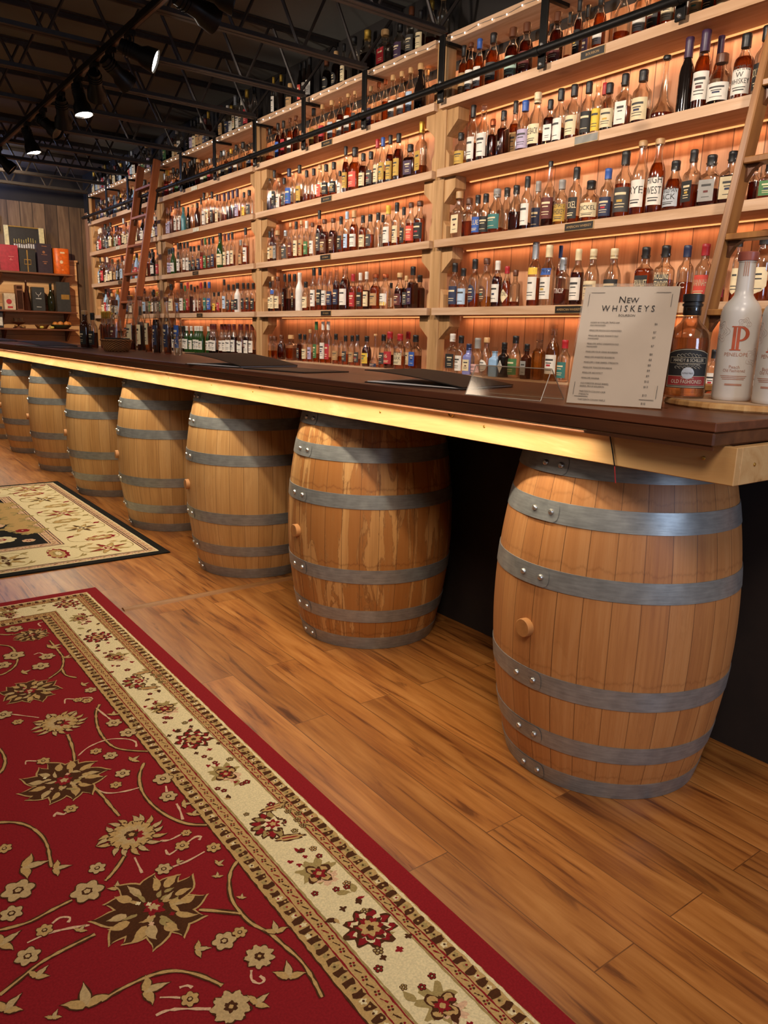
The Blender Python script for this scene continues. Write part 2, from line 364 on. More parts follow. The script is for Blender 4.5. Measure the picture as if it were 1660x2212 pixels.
def t_glass(name, tint, edge, gk=1.15, g0=0.02):
    """thin bottle wall: clear in the middle, darker and shinier toward the rim"""
    t = NT(name); lw = t.n('LayerWeight', {0: 0.5})
    c = t.ramp(lw.outputs['Facing'], [(0.0, S(tint)), (0.6, S(tint)), (1.0, S(edge))])
    tr = t.n('BsdfTransparent', {0: c}); gl = t.n('BsdfGlossy', {0: (1, 1, 1, 1), 1: 0.09})
    fr = t.n('Fresnel', {0: 1.5}).outputs[0]
    mx = t.n('MixShader', {0: t.math('MINIMUM', t.math('ADD', t.math('MULTIPLY', fr, gk), g0), 0.7), 1: tr, 2: gl})
    t.t.links.new(mx.outputs[0], t.o.inputs[0]); return t.m
M_glass = t_glass('clear_bottle_glass', '#f4eee4', '#8d7d6b')
M_acryl = t_glass('clear_acrylic', '#f4efe8', '#cfc7be', 0.22, 0.0)
def t_liquor(name, col, tcol):
    t = NT(name)
    rf = t.n('BsdfGlass', {0: S(col), 1: 0.02, 2: 1.33}); tr = t.n('BsdfTransparent', {0: S(tcol)})
    mx = t.n('MixShader', {0: 0.42, 1: rf, 2: tr}); t.t.links.new(mx.outputs[0], t.o.inputs[0]); return t.m
LIQ = {'A': t_liquor('amber_whiskey', '#dba55e', '#d89a52'), 'D': t_liquor('dark_whiskey', '#a46c4a', '#9c6040'),
       'L': t_liquor('pale_gold_spirit', '#eed9a0', '#ebd296'), 'C': t_liquor('clear_spirit', '#f4efe6', '#f2ece2')}
def solid(name, col, rough=0.15, **kw): return plain(name, col, rough, 0.0, 0.03, **kw)
OPQ = {'K': solid('black_bottle_glass', '#17110f', 0.08), 'W': solid('white_glazed_bottle', '#d9d3cc', 0.3), 'N': solid('brown_bottle_glass', '#3a190d', 0.08),
       'G': solid('green_bottle_glass', '#23401a', 0.1), 'S': solid('sky_blue_bottle', '#8fb0cf', 0.25), 'P': solid('lilac_blue_bottle', '#7c7fb4', 0.15), 'T': solid('teal_bottle', '#3f7f8c', 0.3)}
COLS = dict(white='#d8d0c4', cream='#d6c39c', tan='#b08a5c', maroon='#5b221c', black='#1d1a19', charcoal='#3b3836', grey='#8f8b86', silver='#a9adb2', navy='#262c48', blue='#2f55a0', ice='#a9bfd6',
            red='#a8242a', coral='#d9503f', crimson='#8e1f3c', green='#3f6b3a', mint='#a9c4b4', teal='#2f6b66', gold='#b9933c', yellow='#d9b33a', plum='#3a2440', lilac='#a99bb4', pink='#d9a9a4',
            brown='#5a3018', copper='#9a4f2c', cork='#c39a68', clear='#d9d2c6')
def colmat(kind, c):
    r = {'label': 0.65, 'cap': 0.42}[kind]
    return plain('%s_%s' % (c, kind), COLS[c], r, 0.7 if (kind == 'cap' and c in ('silver', 'gold', 'copper')) else 0.0, 0.03)

# ------------------------------------------------------------------ the room
b = MB(); b.box(-4, XB+0.2, -3, 11.25, -0.1, 0.0); struct(b.build('floor', M_floor))
b = MB(); b.box(-4, XB+0.2, 0.2, 11.25, 3.21, 3.3); struct(b.build('ceiling', M_ceil))
b = MB(); b.box(XB, XB+0.1, 0.2, 11.05, 0, 2.74); struct(b.build('wall_right', M_back))
b = MB(); b.box(XB, XB+0.1, 0.2, 11.05, 2.74, 3.21); struct(b.build('wall_right_upper', M_wallblack))
b = MB(); b.box(-4, XB+0.1, 11.05, 11.15, 0, 2.80); struct(b.build('wall_back', M_barn))
b = MB(); b.box(-4, XB+0.1, 11.05, 11.15, 2.80, 3.21); struct(b.build('wall_back_upper', M_wallblack))
b = MB(); b.box(1.55, 3.02, 11.0, 11.05, 0.0, 2.10); b.box(1.55, 3.035, 10.99, 11.05, 2.10, 2.125); struct(b.build('trim_1', M_wain))
b = MB(); b.prism([(3.290, 0.0), (3.300, 0.007), (3.315, 0.010), (3.330, 0.007), (3.340, 0.0)], 1.022, 2.215, 0); struct(b.build('trim_2', wood('threshold_wood', ['#6a3f1e', '#835228', '#936333', '#a07040'], 'x', 1.0, 0.55)))

# ------------------------------------------------------------------ rugs
M_rred = plain('red_pile', '#841b20', 0.95, 0, 0.05, 220); M_rcream = plain('cream_pile', '#d9c69a', 0.95, 0, 0.05, 220)
M_rtan = plain('tan_pile', '#b5925c', 0.95, 0, 0.05, 220); M_rbrn = plain('brown_pile', '#4a2a16', 0.95, 0, 0.06, 220)
M_rblk = plain('black_pile', '#1c1916', 0.95, 0, 0.05, 220); M_rolive = plain('olive_pile', '#9a8452', 0.95, 0, 0.05, 220); M_rpink = plain('pinkish_pile', '#cfa684', 0.95, 0, 0.06, 220)
RM = [M_rred, M_rcream, M_rtan, M_rbrn, M_rblk, M_rolive, M_rpink, plain('beige_pile', '#b79a6c', 0.95, 0, 0.05, 220)]
RED, CRM, TAN, BRN, BLK, OLV, PNK, BGE = range(8)
for m_ in RM:
    nt = m_.node_tree; bs = nt.nodes['Principled BSDF']; nz = nt.nodes.new('ShaderNodeTexNoise'); nz.inputs['Scale'].default_value = 450
    tcn = nt.nodes.new('ShaderNodeTexCoord'); nt.links.new(tcn.outputs['Object'], nz.inputs['Vector'])
    bp = nt.nodes.new('ShaderNodeBump'); bp.inputs['Strength'].default_value = 0.5; bp.inputs['Distance'].default_value = 0.003
    nt.links.new(nz.outputs[0], bp.inputs['Height']); nt.links.new(bp.outputs[0], bs.inputs['Normal']); bs.inputs['Specular IOR Level'].default_value = 0.1
class Rug(MB):
    def __init__(s, z): super().__init__(); s.z = z; s.cnt = 0
    def lift(s, layer): s.cnt += 1; return s.z+layer*0.00022+(s.cnt % 97)*2.13e-6
    def poly(s, pts, mi, layer=0):
        z = s.lift(layer)
        s.add([(p[0], p[1], z) for p in pts], [tuple(range(len(pts)))], mi)
    def blob(s, c, r, mi, layer, n=6, depth=0.25, sharp=1.0, rot=0.0, ax=1.0, ay=1.0, jit=0.05, per=7):
        pts = []
        N = n*per
        for k in range(N):
            t = k/N; a = 2*pi*t; w_ = abs(cos(n*pi*t))**sharp
            rr = r*(1-depth+depth*w_)*(1+random.uniform(-jit, jit))
            x, y = rr*cos(a)*ax, rr*sin(a)*ay
            pts.append((c[0]+x*cos(rot)-y*sin(rot), c[1]+x*sin(rot)+y*cos(rot)))
        z = s.lift(layer)
        s.add([(c[0], c[1], z)]+[(p[0], p[1], z) for p in pts], [(0, 1+k, 1+(k+1) % N) for k in range(N)], mi)
    def petal(s, c, a, L, wd, curl, mi, layer, jit=0.0008):
        """a leaf from c in direction a that bends by curl and ends in a point"""
        n = 9; z = s.lift(layer); vs = []; p = Vector((c[0], c[1])); ang = a
        for k in range(n+1):
            t = k/n; h = wd*(sin(pi*min(1, t*.9+.1))**.8)*(1-t**3)+.0004
            nn = Vector((-sin(ang), cos(ang))); j = random.uniform(-jit, jit)
            vs += [(p.x+nn.x*(h+j), p.y+nn.y*(h+j), z), (p.x-nn.x*(h-j), p.y-nn.y*(h-j), z)]
            ang += curl/n; p = p+Vector((cos(ang), sin(ang)))*L/n
        s.add(vs, [(2*i, 2*i+1, 2*i+3, 2*i+2) for i in range(n)], mi)
    def ribbon(s, pts, wd, mi, layer, jit=0.0012):
        P = [Vector((p[0], p[1])) for p in pts]; Q = []
        for i in range(len(P)-1):                                    # Catmull-Rom through the points
            p0 = P[max(i-1, 0)]; p1 = P[i]; p2 = P[i+1]; p3 = P[min(i+2, len(P)-1)]
            n = max(3, int((p2-p1).length/0.012))
            for k in range(n):
                t = k/n; Q.append(0.5*((2*p1)+(p2-p0)*t+(2*p0-5*p1+4*p2-p3)*t*t+(3*p1-p0-3*p2+p3)*t**3))
        Q.append(P[-1]); vs = []; z = s.lift(layer)
        for i, q in enumerate(Q):
            d = (Q[min(i+1, len(Q)-1)]-Q[max(i-1, 0)]); d = d.normalized() if d.length > 1e-9 else Vector((1, 0)); nn = Vector((-d.y, d.x))
            w_ = wd/2+random.uniform(-jit, jit)
            a, b_ = q+nn*w_, q-nn*w_; vs += [(a.x, a.y, z), (b_.x, b_.y, z)]
        s.add(vs, [(2*i, 2*i+1, 2*i+3, 2*i+2) for i in range(len(Q)-1)], mi)
    def frame(s, x0, x1, y0, y1, a, b_, mi, layer, jit=0.0):
        o = [(x0+a, y0+a), (x1-a, y0+a), (x1-a, y1-a), (x0+a, y1-a)]; i = [(x0+b_, y0+b_), (x1-b_, y0+b_), (x1-b_, y1-b_), (x0+b_, y1-b_)]
        z = s.lift(layer)
        for k in range(4):
            A, B, C, D = Vector(o[k]), Vector(o[(k+1) % 4]), Vector(i[(k+1) % 4]), Vector(i[k])
            n = max(1, int((B-A).length/0.012)) if jit else 1; vs = []
            nn = (D-A).normalized()
            for q in range(n+1):
                t = q/n; j1 = random.uniform(-jit, jit) if 0 < q < n else 0; j2 = random.uniform(-jit, jit) if 0 < q < n else 0
                d = (Vector((1, 0)) if k in (1, 3) else Vector((0, 1)))
                p = A.lerp(B, t)+d*j1; p2 = D.lerp(C, t)+d*j2; vs += [(p.x, p.y, z), (p2.x, p2.y, z)]
            s.add(vs, [(2*q, 2*q+2, 2*q+3, 2*q+1) for q in range(n)], mi)
    def along(s, x0, x1, y0, y1, ins, step):
        """points, directions and index along the four sides at an inset"""
        o = [(x0+ins, y0+ins), (x1-ins, y0+ins), (x1-ins, y1-ins), (x0+ins, y1-ins)]; idx = 0
        for k in range(4):
            A, B = Vector(o[k]), Vector(o[(k+1) % 4]); L = (B-A).length; n = int(L/step)
            for q in range(n):
                p = A.lerp(B, (q+0.5)/n); yield p, (B-A).normalized(), idx; idx += 1

def red_rug():
    X0, X1, Y0, Y1 = -1.05, 1.008, 0.25, 3.682
    g = Rug(0.0092); g.box(X0, X1, Y0, Y1, 0.0, 0.009, RED, 0.004)
    F = lambda a, b_, mi, layer, jit=0.0012: g.frame(X0, X1, Y0, Y1, a, b_, mi, layer, jit)
    F(0.058, 0.32, TAN, 1); F(0.060, 0.067, CRM, 2, 0.002)
    for ins, wd in ((0.082, 0.027), (0.297, 0.027)):
        for p, d, i in g.along(X0, X1, Y0, Y1, ins, 0.0165):
            nn = Vector((-d.y, d.x))
            if i % 2 == 0:
                q = [p+d*sx*random.uniform(.0045, .0105)+nn*sy*wd*random.uniform(.30, .56) for sx, sy in ((-1, -1), (0, -1.05), (1, -1), (1, 0), (1, 1), (0, 1.05), (-1, 1), (-1, 0))]
                g.poly(q, BRN, 3)
                if random.random() < .5: g.blob(p+nn*random.uniform(-.006, .006), .003, TAN, 4, 4)
            else:
                g.blob(p+nn*random.uniform(-.004, .004), random.uniform(.006, .009), CRM if random.random() < .5 else OLV, 3, 5, .4, jit=.2, per=4)
                g.blob(p+nn*random.uniform(-.004, .004), .003, BRN if random.random() < .7 else RED, 4, 4, per=3)
    for a in (0.0955, 0.117, 0.250, 0.279): F(a, a+0.0032, RED, 3, 0.0012)
    for ins in (0.107, 0.2655):
        for p, d, i in g.along(X0, X1, Y0, Y1, ins, 0.021):
            nn = Vector((-d.y, d.x)); j = p+nn*random.uniform(-.002, .002)
            if i % 2: 
                for k in range(4): g.blob(j+Vector((cos(k*pi/2+.4), sin(k*pi/2+.4)))*.0048, .0030, BRN if k % 2 else RED, 3, 3, per=3)
            else: g.ribbon([j-d*.008-nn*.004, j, j+d*.008+nn*.004], .0028, RED if random.random() < .5 else BRN, 3)
    F(0.121, 0.248, CRM, 4, 0.001); F(0.121, 0.126, OLV, 5, 0.001); F(0.244, 0.248, OLV, 5, 0.001)
    F(0.3195, 0.3225, BRN, 5, 0.0015)
    # main border: medallions, leafy palmettes and small crosses in turn
    def medallion(c, rot):
        g.blob(c, .060, BRN, 6, 9, .30, 1.4, rot, jit=.09); g.blob(c, .053, RED, 7, 9, .34, 1.2, rot, jit=.12); g.blob(c, .043, CRM, 8, 7, .35, 1, rot+.3, jit=.12)
        g.blob(c, .038, BRN, 9, 8, .35, 1, rot, jit=.15); g.blob(c, .031, RED, 10, 7, .4, 1, rot+.5, jit=.15); g.blob(c, .024, TAN, 11, 6, .4, 1, rot, jit=.1); g.blob(c, .009, BRN, 12, 5, .3)
        for k in range(3):
            a = rot+pi/2+(k-1)*.5
            g.blob(c+Vector((cos(a), sin(a)))*.083, .009, BRN, 7, 4, .5, jit=.25, per=4); a += pi
            g.blob(c+Vector((cos(a), sin(a)))*.083, .009, BRN if k != 1 else RED, 7, 4, .5, jit=.25, per=4)
    def palm(c, rot):
        for k in range(9):
            a = rot+(k-4)*.42; e = c+Vector((cos(a), sin(a)))*.034
            g.blob(e, .022, BRN, 6, 3, .3, 1, a, 1.25, .7, .12); g.blob(e, .017, RED if k % 2 else OLV, 7, 3, .3, 1, a, 1.2, .65, .15)
        g.blob(c, .034, BRN, 8, 8, .3, jit=.15); g.blob(c, .029, CRM, 9, 7, .4, jit=.15); g.blob(c, .020, RED, 10, 6, .45, jit=.15); g.blob(c, .009, TAN, 11, 5, .4)
        for sgn in (-1, 1):
            a = rot+sgn*1.9; e = c+Vector((cos(a), sin(a)))*.072
            g.blob(e, .034, BRN, 6, 7, .25, 1, a+sgn*1.1, 1.25, .42, .1); g.blob(e, .028, TAN, 7, 6, .25, 1, a+sgn*1.1, 1.25, .36, .1); g.ribbon([e-Vector((.02*cos(a+sgn*1.1), .02*sin(a+sgn*1.1))), e+Vector((.02*cos(a+sgn*1.1), .02*sin(a+sgn*1.1)))], .003, RED, 8)
        for k in range(6):
            a = rot+2.3+k*.36; rose(c+Vector((cos(a), sin(a)))*(.064+.014*(k % 2)), .010, BRN, OLV)
    def rose(c, r, o, i_):
        for k in range(5): g.blob(c+Vector((cos(k*1.257), sin(k*1.257)))*r*.6, r*.48, o, 6, 3, .2, per=3)
        for k in range(5): g.blob(c+Vector((cos(k*1.257), sin(k*1.257)))*r*.6, r*.28, i_, 7, 3, .2, per=3)
    def cross(c, rot):
        g.blob(c+Vector((0, .012)), .048, OLV, 5, 7, .5, jit=.2); g.blob(c+Vector((.01, -.02)), .03, PNK, 5, 6, .5, jit=.2)
        g.blob(c, .038, BRN, 6, 4, .62, 1.0, rot, jit=.1); g.blob(c, .031, TAN, 7, 4, .62, 1.0, rot, jit=.12); g.blob(c, .022, BRN, 8, 6, .5, jit=.15); g.blob(c, .017, RED, 9, 5, .5, jit=.2); g.blob(c, .007, TAN, 10, 4)
        for k in range(4): rose(c+Vector((random.uniform(-.05, .05), random.choice((-1, 1))*random.uniform(.05, .08))), .009, BRN, RED)
        for k in range(3): g.blob(c+Vector((random.uniform(-.05, .05), random.choice((-1, 1))*random.uniform(.05, .075))), .008, RED, 7, 3, .5, jit=.3, per=4)
    xb = X1-0.182
    def scatter(cx, cy, n, ax_, ay_):
        for k in range(n):
            e = Vector((cx+random.uniform(-1, 1)*ax_, cy+random.uniform(-1, 1)*ay_)); q = random.random()
            if q < .4: rose(e, random.uniform(.008, .012), BRN, random.choice((RED, OLV, TAN)))
            elif q < .75: g.petal(e, random.uniform(0, 6), .024, .007, random.uniform(-1, 1), BRN, 6.5); g.petal(e, random.uniform(0, 6), .018, .004, random.uniform(-1, 1), random.choice((RED, TAN)), 7.5)
            else: g.petal(e, random.uniform(0, 6), .034, .009, random.uniform(-1.5, 1.5), OLV, 5.5)
    for k in range(28): scatter(xb, .33+.117*k, 3, .05, .05)
    for k in range(16): scatter(xb-.1-.117*k, Y1-.182, 3, .05, .05)
    for i, y in enumerate((.395, .62, .872, 1.108, 1.315, 1.54, 1.819, 2.05, 2.29, 2.54, 2.789, 3.03, 3.282, 3.500)):
        c = Vector((xb, y))
        if i % 2 == 0: cross(c, .4)
        elif i % 4 == 3 or i == 13: medallion(c, .2)
        else: palm(c, pi*.94)
    for i in range(1, 9):
        c = Vector((xb-.247*i, Y1-.182))
        if i % 2: cross(c, .4+pi/2)
        elif i % 4 == 0: palm(c, pi*1.45)
        else: medallion(c, .2)
    # field: vines, palmettes, sunbursts and rosettes
    xin, yin = X1-.322, Y1-.322
    ok = lambda p: p[0] < xin-.004 and p[1] < yin-.004
    for vn in RUGV:
        pts = [p for p in vn[1:] if p[0] < xin+.004 and p[1] < yin+.004]
        if len(pts) < 2: continue
        if vn[0]: g.ribbon(pts, .0120, BRN, 5, .0016); g.ribbon(pts, .0060, TAN, 6, .0013)
        else: g.ribbon(pts, .0055, PNK, 5, .0012)
    for t_, x, y, r in RUGM:
        c = Vector((x, y))
        if t_ == 'P':
            rot = random.uniform(0, 6); n_ = 12
            for k in range(n_):
                q = rot+2*pi*k/n_+random.uniform(-.1, .1); cu = random.choice((-1, 1))*random.uniform(.5, 1.1); l_ = r*random.uniform(.52, .70); e = c+Vector((cos(q), sin(q)))*r*.36
                g.petal(e, q-cu*.3, l_*1.08, r*.235, cu, TAN, 7); g.petal(e, q-cu*.3, l_, r*.205, cu, BRN, 8)
            g.blob(c, r*.66, BRN, 8, 12, .16, .8, rot, jit=.06)
            for k in range(n_):
                q = rot+2*pi*k/n_+random.uniform(-.15, .15); cu = random.uniform(-1.3, 1.3); e = c+Vector((cos(q), sin(q)))*r*random.uniform(.42, .52)
                g.petal(e, q-cu*.4, r*random.uniform(.30, .44), r*random.uniform(.07, .11), cu, random.choice((TAN, TAN, BGE)), 9)
            for k in range(16):
                q = random.uniform(0, 6.28); e = c+Vector((cos(q), sin(q)))*r*random.uniform(.18, .44)
                g.petal(e, q+random.uniform(-.9, .9), r*random.uniform(.18, .32), r*random.uniform(.035, .06), random.uniform(-1.5, 1.5), random.choice((TAN, BGE, OLV)), 10)
            g.blob(c, r*.20, RED, 11, 6, .4, jit=.2); g.blob(c, r*.10, BGE, 12, 5, .4, jit=.2)
            for k in range(5): g.blob(c+Vector((random.uniform(-.35, .35), random.uniform(-.35, .35)))*r, r*.05, random.choice((PNK, CRM, RED)), 12, 4, .4, jit=.2)
        elif t_ == 'S':
            rot = random.uniform(0, 6)
            for k in range(17):
                q = rot+2*pi*k/17+random.uniform(-.08, .08); cu = random.choice((-.7, .7, .9)); e = c+Vector((cos(q), sin(q)))*r*.62; l_ = r*random.uniform(.36, .50)
                g.petal(e, q, l_*1.08, r*.105, cu, BRN, 7); g.petal(e, q, l_, r*.085, cu, BGE if k % 3 else TAN, 8)
            g.blob(c, r*.72, BRN, 8, 15, .10, 1, rot, jit=.05); g.blob(c, r*.69, TAN, 9, 15, .12, 1, rot, jit=.06); g.blob(c, r*.48, BGE, 10, 10, .3, 1, rot, jit=.15)
            for k in range(12):
                q = rot+2*pi*k/12; g.petal(c+Vector((cos(q), sin(q)))*r*.66, q+pi, r*.16, r*.018, .5, BRN, 11)
            g.blob(c+Vector((.1, -.1))*r, r*.28, RED, 11, 6, .5, 1, rot, jit=.2); g.blob(c, r*.22, BRN, 12, 7, .25, jit=.1); g.blob(c, r*.10, TAN, 13, 5, .3)
        elif t_ == 'F':
            g.blob(c, r*1.03, BRN, 7, 9, .22, jit=.05); g.blob(c, r*.97, BGE, 8, 9, .26, jit=.08); g.blob(c, r*.36, BRN, 9, 6, .3, jit=.1); g.blob(c, r*.13, TAN, 10, 4)
        elif t_ == 'R':
            rot = random.uniform(0, 1); n = 6
            for k in range(n):
                a = rot+2*pi*k/n; e = c+Vector((cos(a), sin(a)))*r*.58; g.blob(e, r*.46, BRN, 7, 3, .12, 1, a, jit=.06, per=4)
            for k in range(n):
                a = rot+2*pi*k/n; e = c+Vector((cos(a), sin(a)))*r*.60; g.blob(e, r*.36, BGE if r > .02 else TAN, 8, 3, .15, 1, a, jit=.08, per=4)
            g.blob(c, r*.28, BRN, 9, 5, .2, jit=.1, per=4); g.blob(c, r*.2, BGE, 10, 5, .2, jit=.1, per=4)
        else:
            rot = random.uniform(-.4, 1.4)
            for k in range(3):
                q = rot+(k-1)*.8; cu = (k-1)*.7+random.uniform(-.3, .3); e = c-Vector((cos(rot), sin(rot)))*r*.7
                g.petal(e, q, r*1.6*(1 if k == 1 else .8), r*.34, cu, BRN, 6); g.petal(e+Vector((cos(q), sin(q)))*r*.06, q, r*1.42*(1 if k == 1 else .8), r*.25, cu, BGE if k == 1 else TAN, 7)
    tag(g.build('area_rug', RM), 'red floral rug with cream border filling the lower left of the floor', 'rug')

def black_rug():
    X0, X1, Y0, Y1 = -0.7, 1.548, 4.09, 6.572
    g = Rug(0.0082); g.box(X0, X1, Y0, Y1, 0, 0.008, BLK, 0.003)
    F = lambda a, b_, mi, layer, jit=0.001: g.frame(X0, X1, Y0, Y1, a, b_, mi, layer, jit)
    F(.050, .118, PNK, 1); F(.050, .058, CRM, 2)
    for a in (.092, .106): F(a, a+.006, BLK, 3)
    F(.115, .46, CRM, 2); F(.46, .535, PNK, 3)
    for a in (.463, .478, .522): F(a, a+.005, BLK, 4)
    for ins in (.075, .50):
        for p, d, i in g.along(X0, X1, Y0, Y1, ins, .032):
            nn = Vector((-d.y, d.x)); g.ribbon([p-d*.012-nn*.008, p-nn*.006*(i % 2), p+d*.012+nn*.008], .005, RED if i % 3 == 0 else OLV, 5)
            g.blob(p+nn*.007*(-1)**i, .007, CRM if i % 2 else OLV, 5, 5, .4, jit=.2, per=4)
    def star(c, r, col, rot):
        for k in range(8):
            a = rot+2*pi*k/8; e = c+Vector((cos(a), sin(a)))*r*.62
            g.blob(e, r*.42, OLV, 5, 3, .4, 1, a, 1.3, .5, .15); g.blob(e, r*.34, col if k % 2 == 0 else TAN, 6, 3, .4, 1, a, 1.2, .4, .15)
        g.blob(c, r*.40, CRM, 7, 6, .4, jit=.1); g.blob(c, r*.26, col, 8, 5, .4, jit=.15); g.blob(c, r*.11, CRM, 9, 5, .3)
    def shell(c, r, rot, col):
        g.blob(c, r, col, 5, 11, .18, 1, rot, 1.15, .62, .06); g.blob(c+Vector((-.06, 0))*r, r*.84, TAN, 6, 9, .15, 1, rot, 1.15, .55, .06); g.blob(c, r*.5, OLV, 7, 8, .3, 1, rot, 1.2, .6, .1); g.blob(c, r*.38, CRM, 8, 6, .3, 1, rot, 1.2, .5, .1)
    ys = [4.346, 4.60, 4.889, 5.13, 5.364, 5.62, 5.88, 6.11, 6.324]
    for i, y in enumerate(ys):
        c = Vector((1.275, y))
        if i % 2 == 0: star(c, .105 if i % 4 == 0 else .09, RED if i % 4 == 0 else BRN, .3)
        else: shell(c+Vector((.03*(-1)**(i//2), 0)), .085, pi*.05, RED if i in (1, 7) else OLV)
        for sgn in (-1, 1):
            g.ribbon([c+Vector((sgn*.05, -.05)), c+Vector((sgn*.135, -.02)), c+Vector((sgn*.14, .07)), c+Vector((sgn*.06, .12))], .006, OLV, 4)
            g.blob(c+Vector((sgn*.12, .10)), .026, RED if (i+sgn) % 3 == 0 else OLV, 5, 4, .4, 1, .6, 1.3, .6, .2)
            g.blob(c+Vector((sgn*.07, .135)), .020, TAN, 5, 4, .4, 1, .2, 1.4, .6, .2)
    for i in range(1, 8):
        for yy in (4.37, 6.30):
            c = Vector((1.275-.27*i, yy))
            if i % 2: shell(c, .095, pi/2, RED)
            else: star(c, .10, BRN if i % 4 else RED, 0)
            for sgn in (-1, 1):
                g.ribbon([c+Vector((-.05, sgn*.05)), c+Vector((-.02, sgn*.12)), c+Vector((.07, sgn*.13)), c+Vector((.12, sgn*.06))], .006, OLV, 4)
                g.blob(c+Vector((.11, sgn*.10)), .024, OLV, 5, 4, .4, 1, .6, 1.3, .6, .2)
    # black field with jagged cream corner pieces and flowers
    xi, y0, y1 = X1-.535, Y0+.535, Y1-.535
    for k in range(9):
        c = Vector((xi-.02-.06*(k % 2), y0+.35+k*.105)); g.blob(c, .10, OLV, 5, 6, .5, .7, k, jit=.15); g.blob(c, .08, TAN, 6, 6, .5, .7, k+.3, jit=.15)
    for (x, y, r, a) in ((.80, 4.83, .085, CRM), (.93, 4.74, .04, PNK), (.83, 5.2, .06, PNK), (.62, 5.0, .05, CRM), (.66, 5.35, .05, PNK), (.84, 5.62, .05, CRM), (.5, 4.78, .06, PNK), (.45, 5.2, .07, CRM), (.7, 5.75, .05, PNK), (.3, 4.9, .06, CRM), (.95, 5.0, .045, RED)):
        c = Vector((x, y))
        for k in range(7): g.blob(c+Vector((cos(k*.9), sin(k*.9)))*r*.58, r*.4, a, 7, 3, .15, jit=.06, per=4)
        g.blob(c, r*.34, RED, 8, 6, .2); g.blob(c, r*.16, CRM, 9, 5, .2)
    for k in range(14):
        c = Vector((random.uniform(.2, .95), random.uniform(4.7, 5.95)))
        g.ribbon([c, c+Vector((.05, .06)), c+Vector((.02, .13)), c+Vector((-.06, .15))], .011, random.choice((OLV, PNK, TAN)), 6)
        g.blob(c+Vector((-.06, .15)), .022, random.choice((RED, PNK, CRM)), 7, 5, .4, jit=.2)
    tag(g.build('area_rug', RM), 'black and cream floral rug with black edge beside the far barrels', 'rug')

RUGV = [[1,[0.483,3.159],[0.514,3.118],[0.518,3.043],[0.509,2.969],[0.485,2.909],[0.447,2.87],[0.428,2.865]],[1,[0.566,2.738],[0.624,2.798],[0.655,2.893],[0.658,2.971],[0.656,3.1]],[1,[0.627,2.797],[0.624,2.735],[0.65,2.692],[0.695,2.653]],[1,[0.693,2.479],[0.657,2.441],[0.629,2.385],[0.606,2.288],[0.602,2.2],[0.614,2.135],[0.648,2.093],[0.686,2.062]],[1,[0.516,2.296],[0.511,2.236],[0.501,2.169],[0.492,2.128]],[1,[0.695,2.026],[0.655,2.006],[0.626,1.959],[0.608,1.907],[0.6,1.851],[0.604,1.781],[0.622,1.713],[0.65,1.662],[0.686,1.633]],[1,[0.5,1.961],[0.507,1.905],[0.51,1.855],[0.515,1.796]],[1,[0.328,2.322],[0.331,2.285],[0.328,2.24],[0.316,2.203],[0.302,2.18]],[1,[0.504,3.277],[0.527,3.255],[0.549,3.248]],[0,[0.509,2.152],[0.549,2.185],[0.606,2.197],[0.653,2.172],[0.674,2.138],[0.666,2.106]],[0,[0.399,2.533],[0.434,2.495],[0.469,2.457]],[0,[0.496,1.963],[0.52,1.916],[0.562,1.897],[0.6,1.892]],[0,[0.64,2.422],[0.651,2.342],[0.659,2.294]],[0,[0.563,2.511],[0.574,2.543],[0.599,2.526],[0.643,2.513],[0.649,2.493]],[0,[0.372,2.188],[0.378,2.206],[0.399,2.192],[0.418,2.179]],[0,[0.377,1.89],[0.387,1.902],[0.4,1.884],[0.421,1.897]],[0,[0.571,2.988],[0.594,2.993],[0.609,2.943]],[0,[0.663,3.279],[0.661,3.317],[0.682,3.328],[0.693,3.284]],[0,[0.664,1.859],[0.649,1.808]],[0,[0.657,1.764],[0.653,1.729],[0.644,1.689]],[1,[0.258,1.94],[0.29,1.918],[0.315,1.882],[0.331,1.829],[0.334,1.777],[0.328,1.729],[0.323,1.691]],[1,[0.476,1.635],[0.453,1.609],[0.428,1.586],[0.411,1.574]],[1,[0.333,1.554],[0.29,1.548],[0.245,1.539],[0.208,1.544],[0.186,1.55]],[1,[0.345,1.425],[0.309,1.422],[0.27,1.418],[0.231,1.41],[0.191,1.392],[0.154,1.375]],[1,[0.306,1.252],[0.336,1.257],[0.374,1.258],[0.412,1.254],[0.446,1.239],[0.474,1.21],[0.493,1.18],[0.506,1.154]],[1,[0.55,1.367],[0.576,1.345],[0.609,1.315],[0.621,1.303]],[1,[0.688,1.463],[0.661,1.44],[0.638,1.401],[0.622,1.352],[0.621,1.303],[0.626,1.265],[0.644,1.22],[0.652,1.175],[0.661,1.12],[0.658,1.069],[0.65,1.02]],[0,[0.493,1.615],[0.491,1.583],[0.489,1.552]],[0,[0.552,1.532],[0.59,1.531],[0.639,1.54]],[0,[0.225,1.481],[0.267,1.483],[0.314,1.47],[0.343,1.457]],[0,[0.565,1.64],[0.586,1.63],[0.618,1.635]],[0,[0.564,1.6],[0.565,1.578],[0.601,1.592]],[0,[0.645,1.589],[0.654,1.597],[0.642,1.605],[0.605,1.59]],[0,[0.28,1.507],[0.298,1.515],[0.315,1.503],[0.308,1.491]],[0,[0.569,1.155],[0.559,1.134],[0.567,1.117],[0.579,1.119],[0.576,1.133]],[0,[0.437,1.197],[0.451,1.193],[0.457,1.183]],[0,[0.398,1.197],[0.416,1.185],[0.434,1.17]],[0,[0.377,1.887],[0.382,1.899],[0.4,1.882],[0.415,1.902]],[0,[0.378,1.163],[0.396,1.162],[0.421,1.15],[0.466,1.118]]]
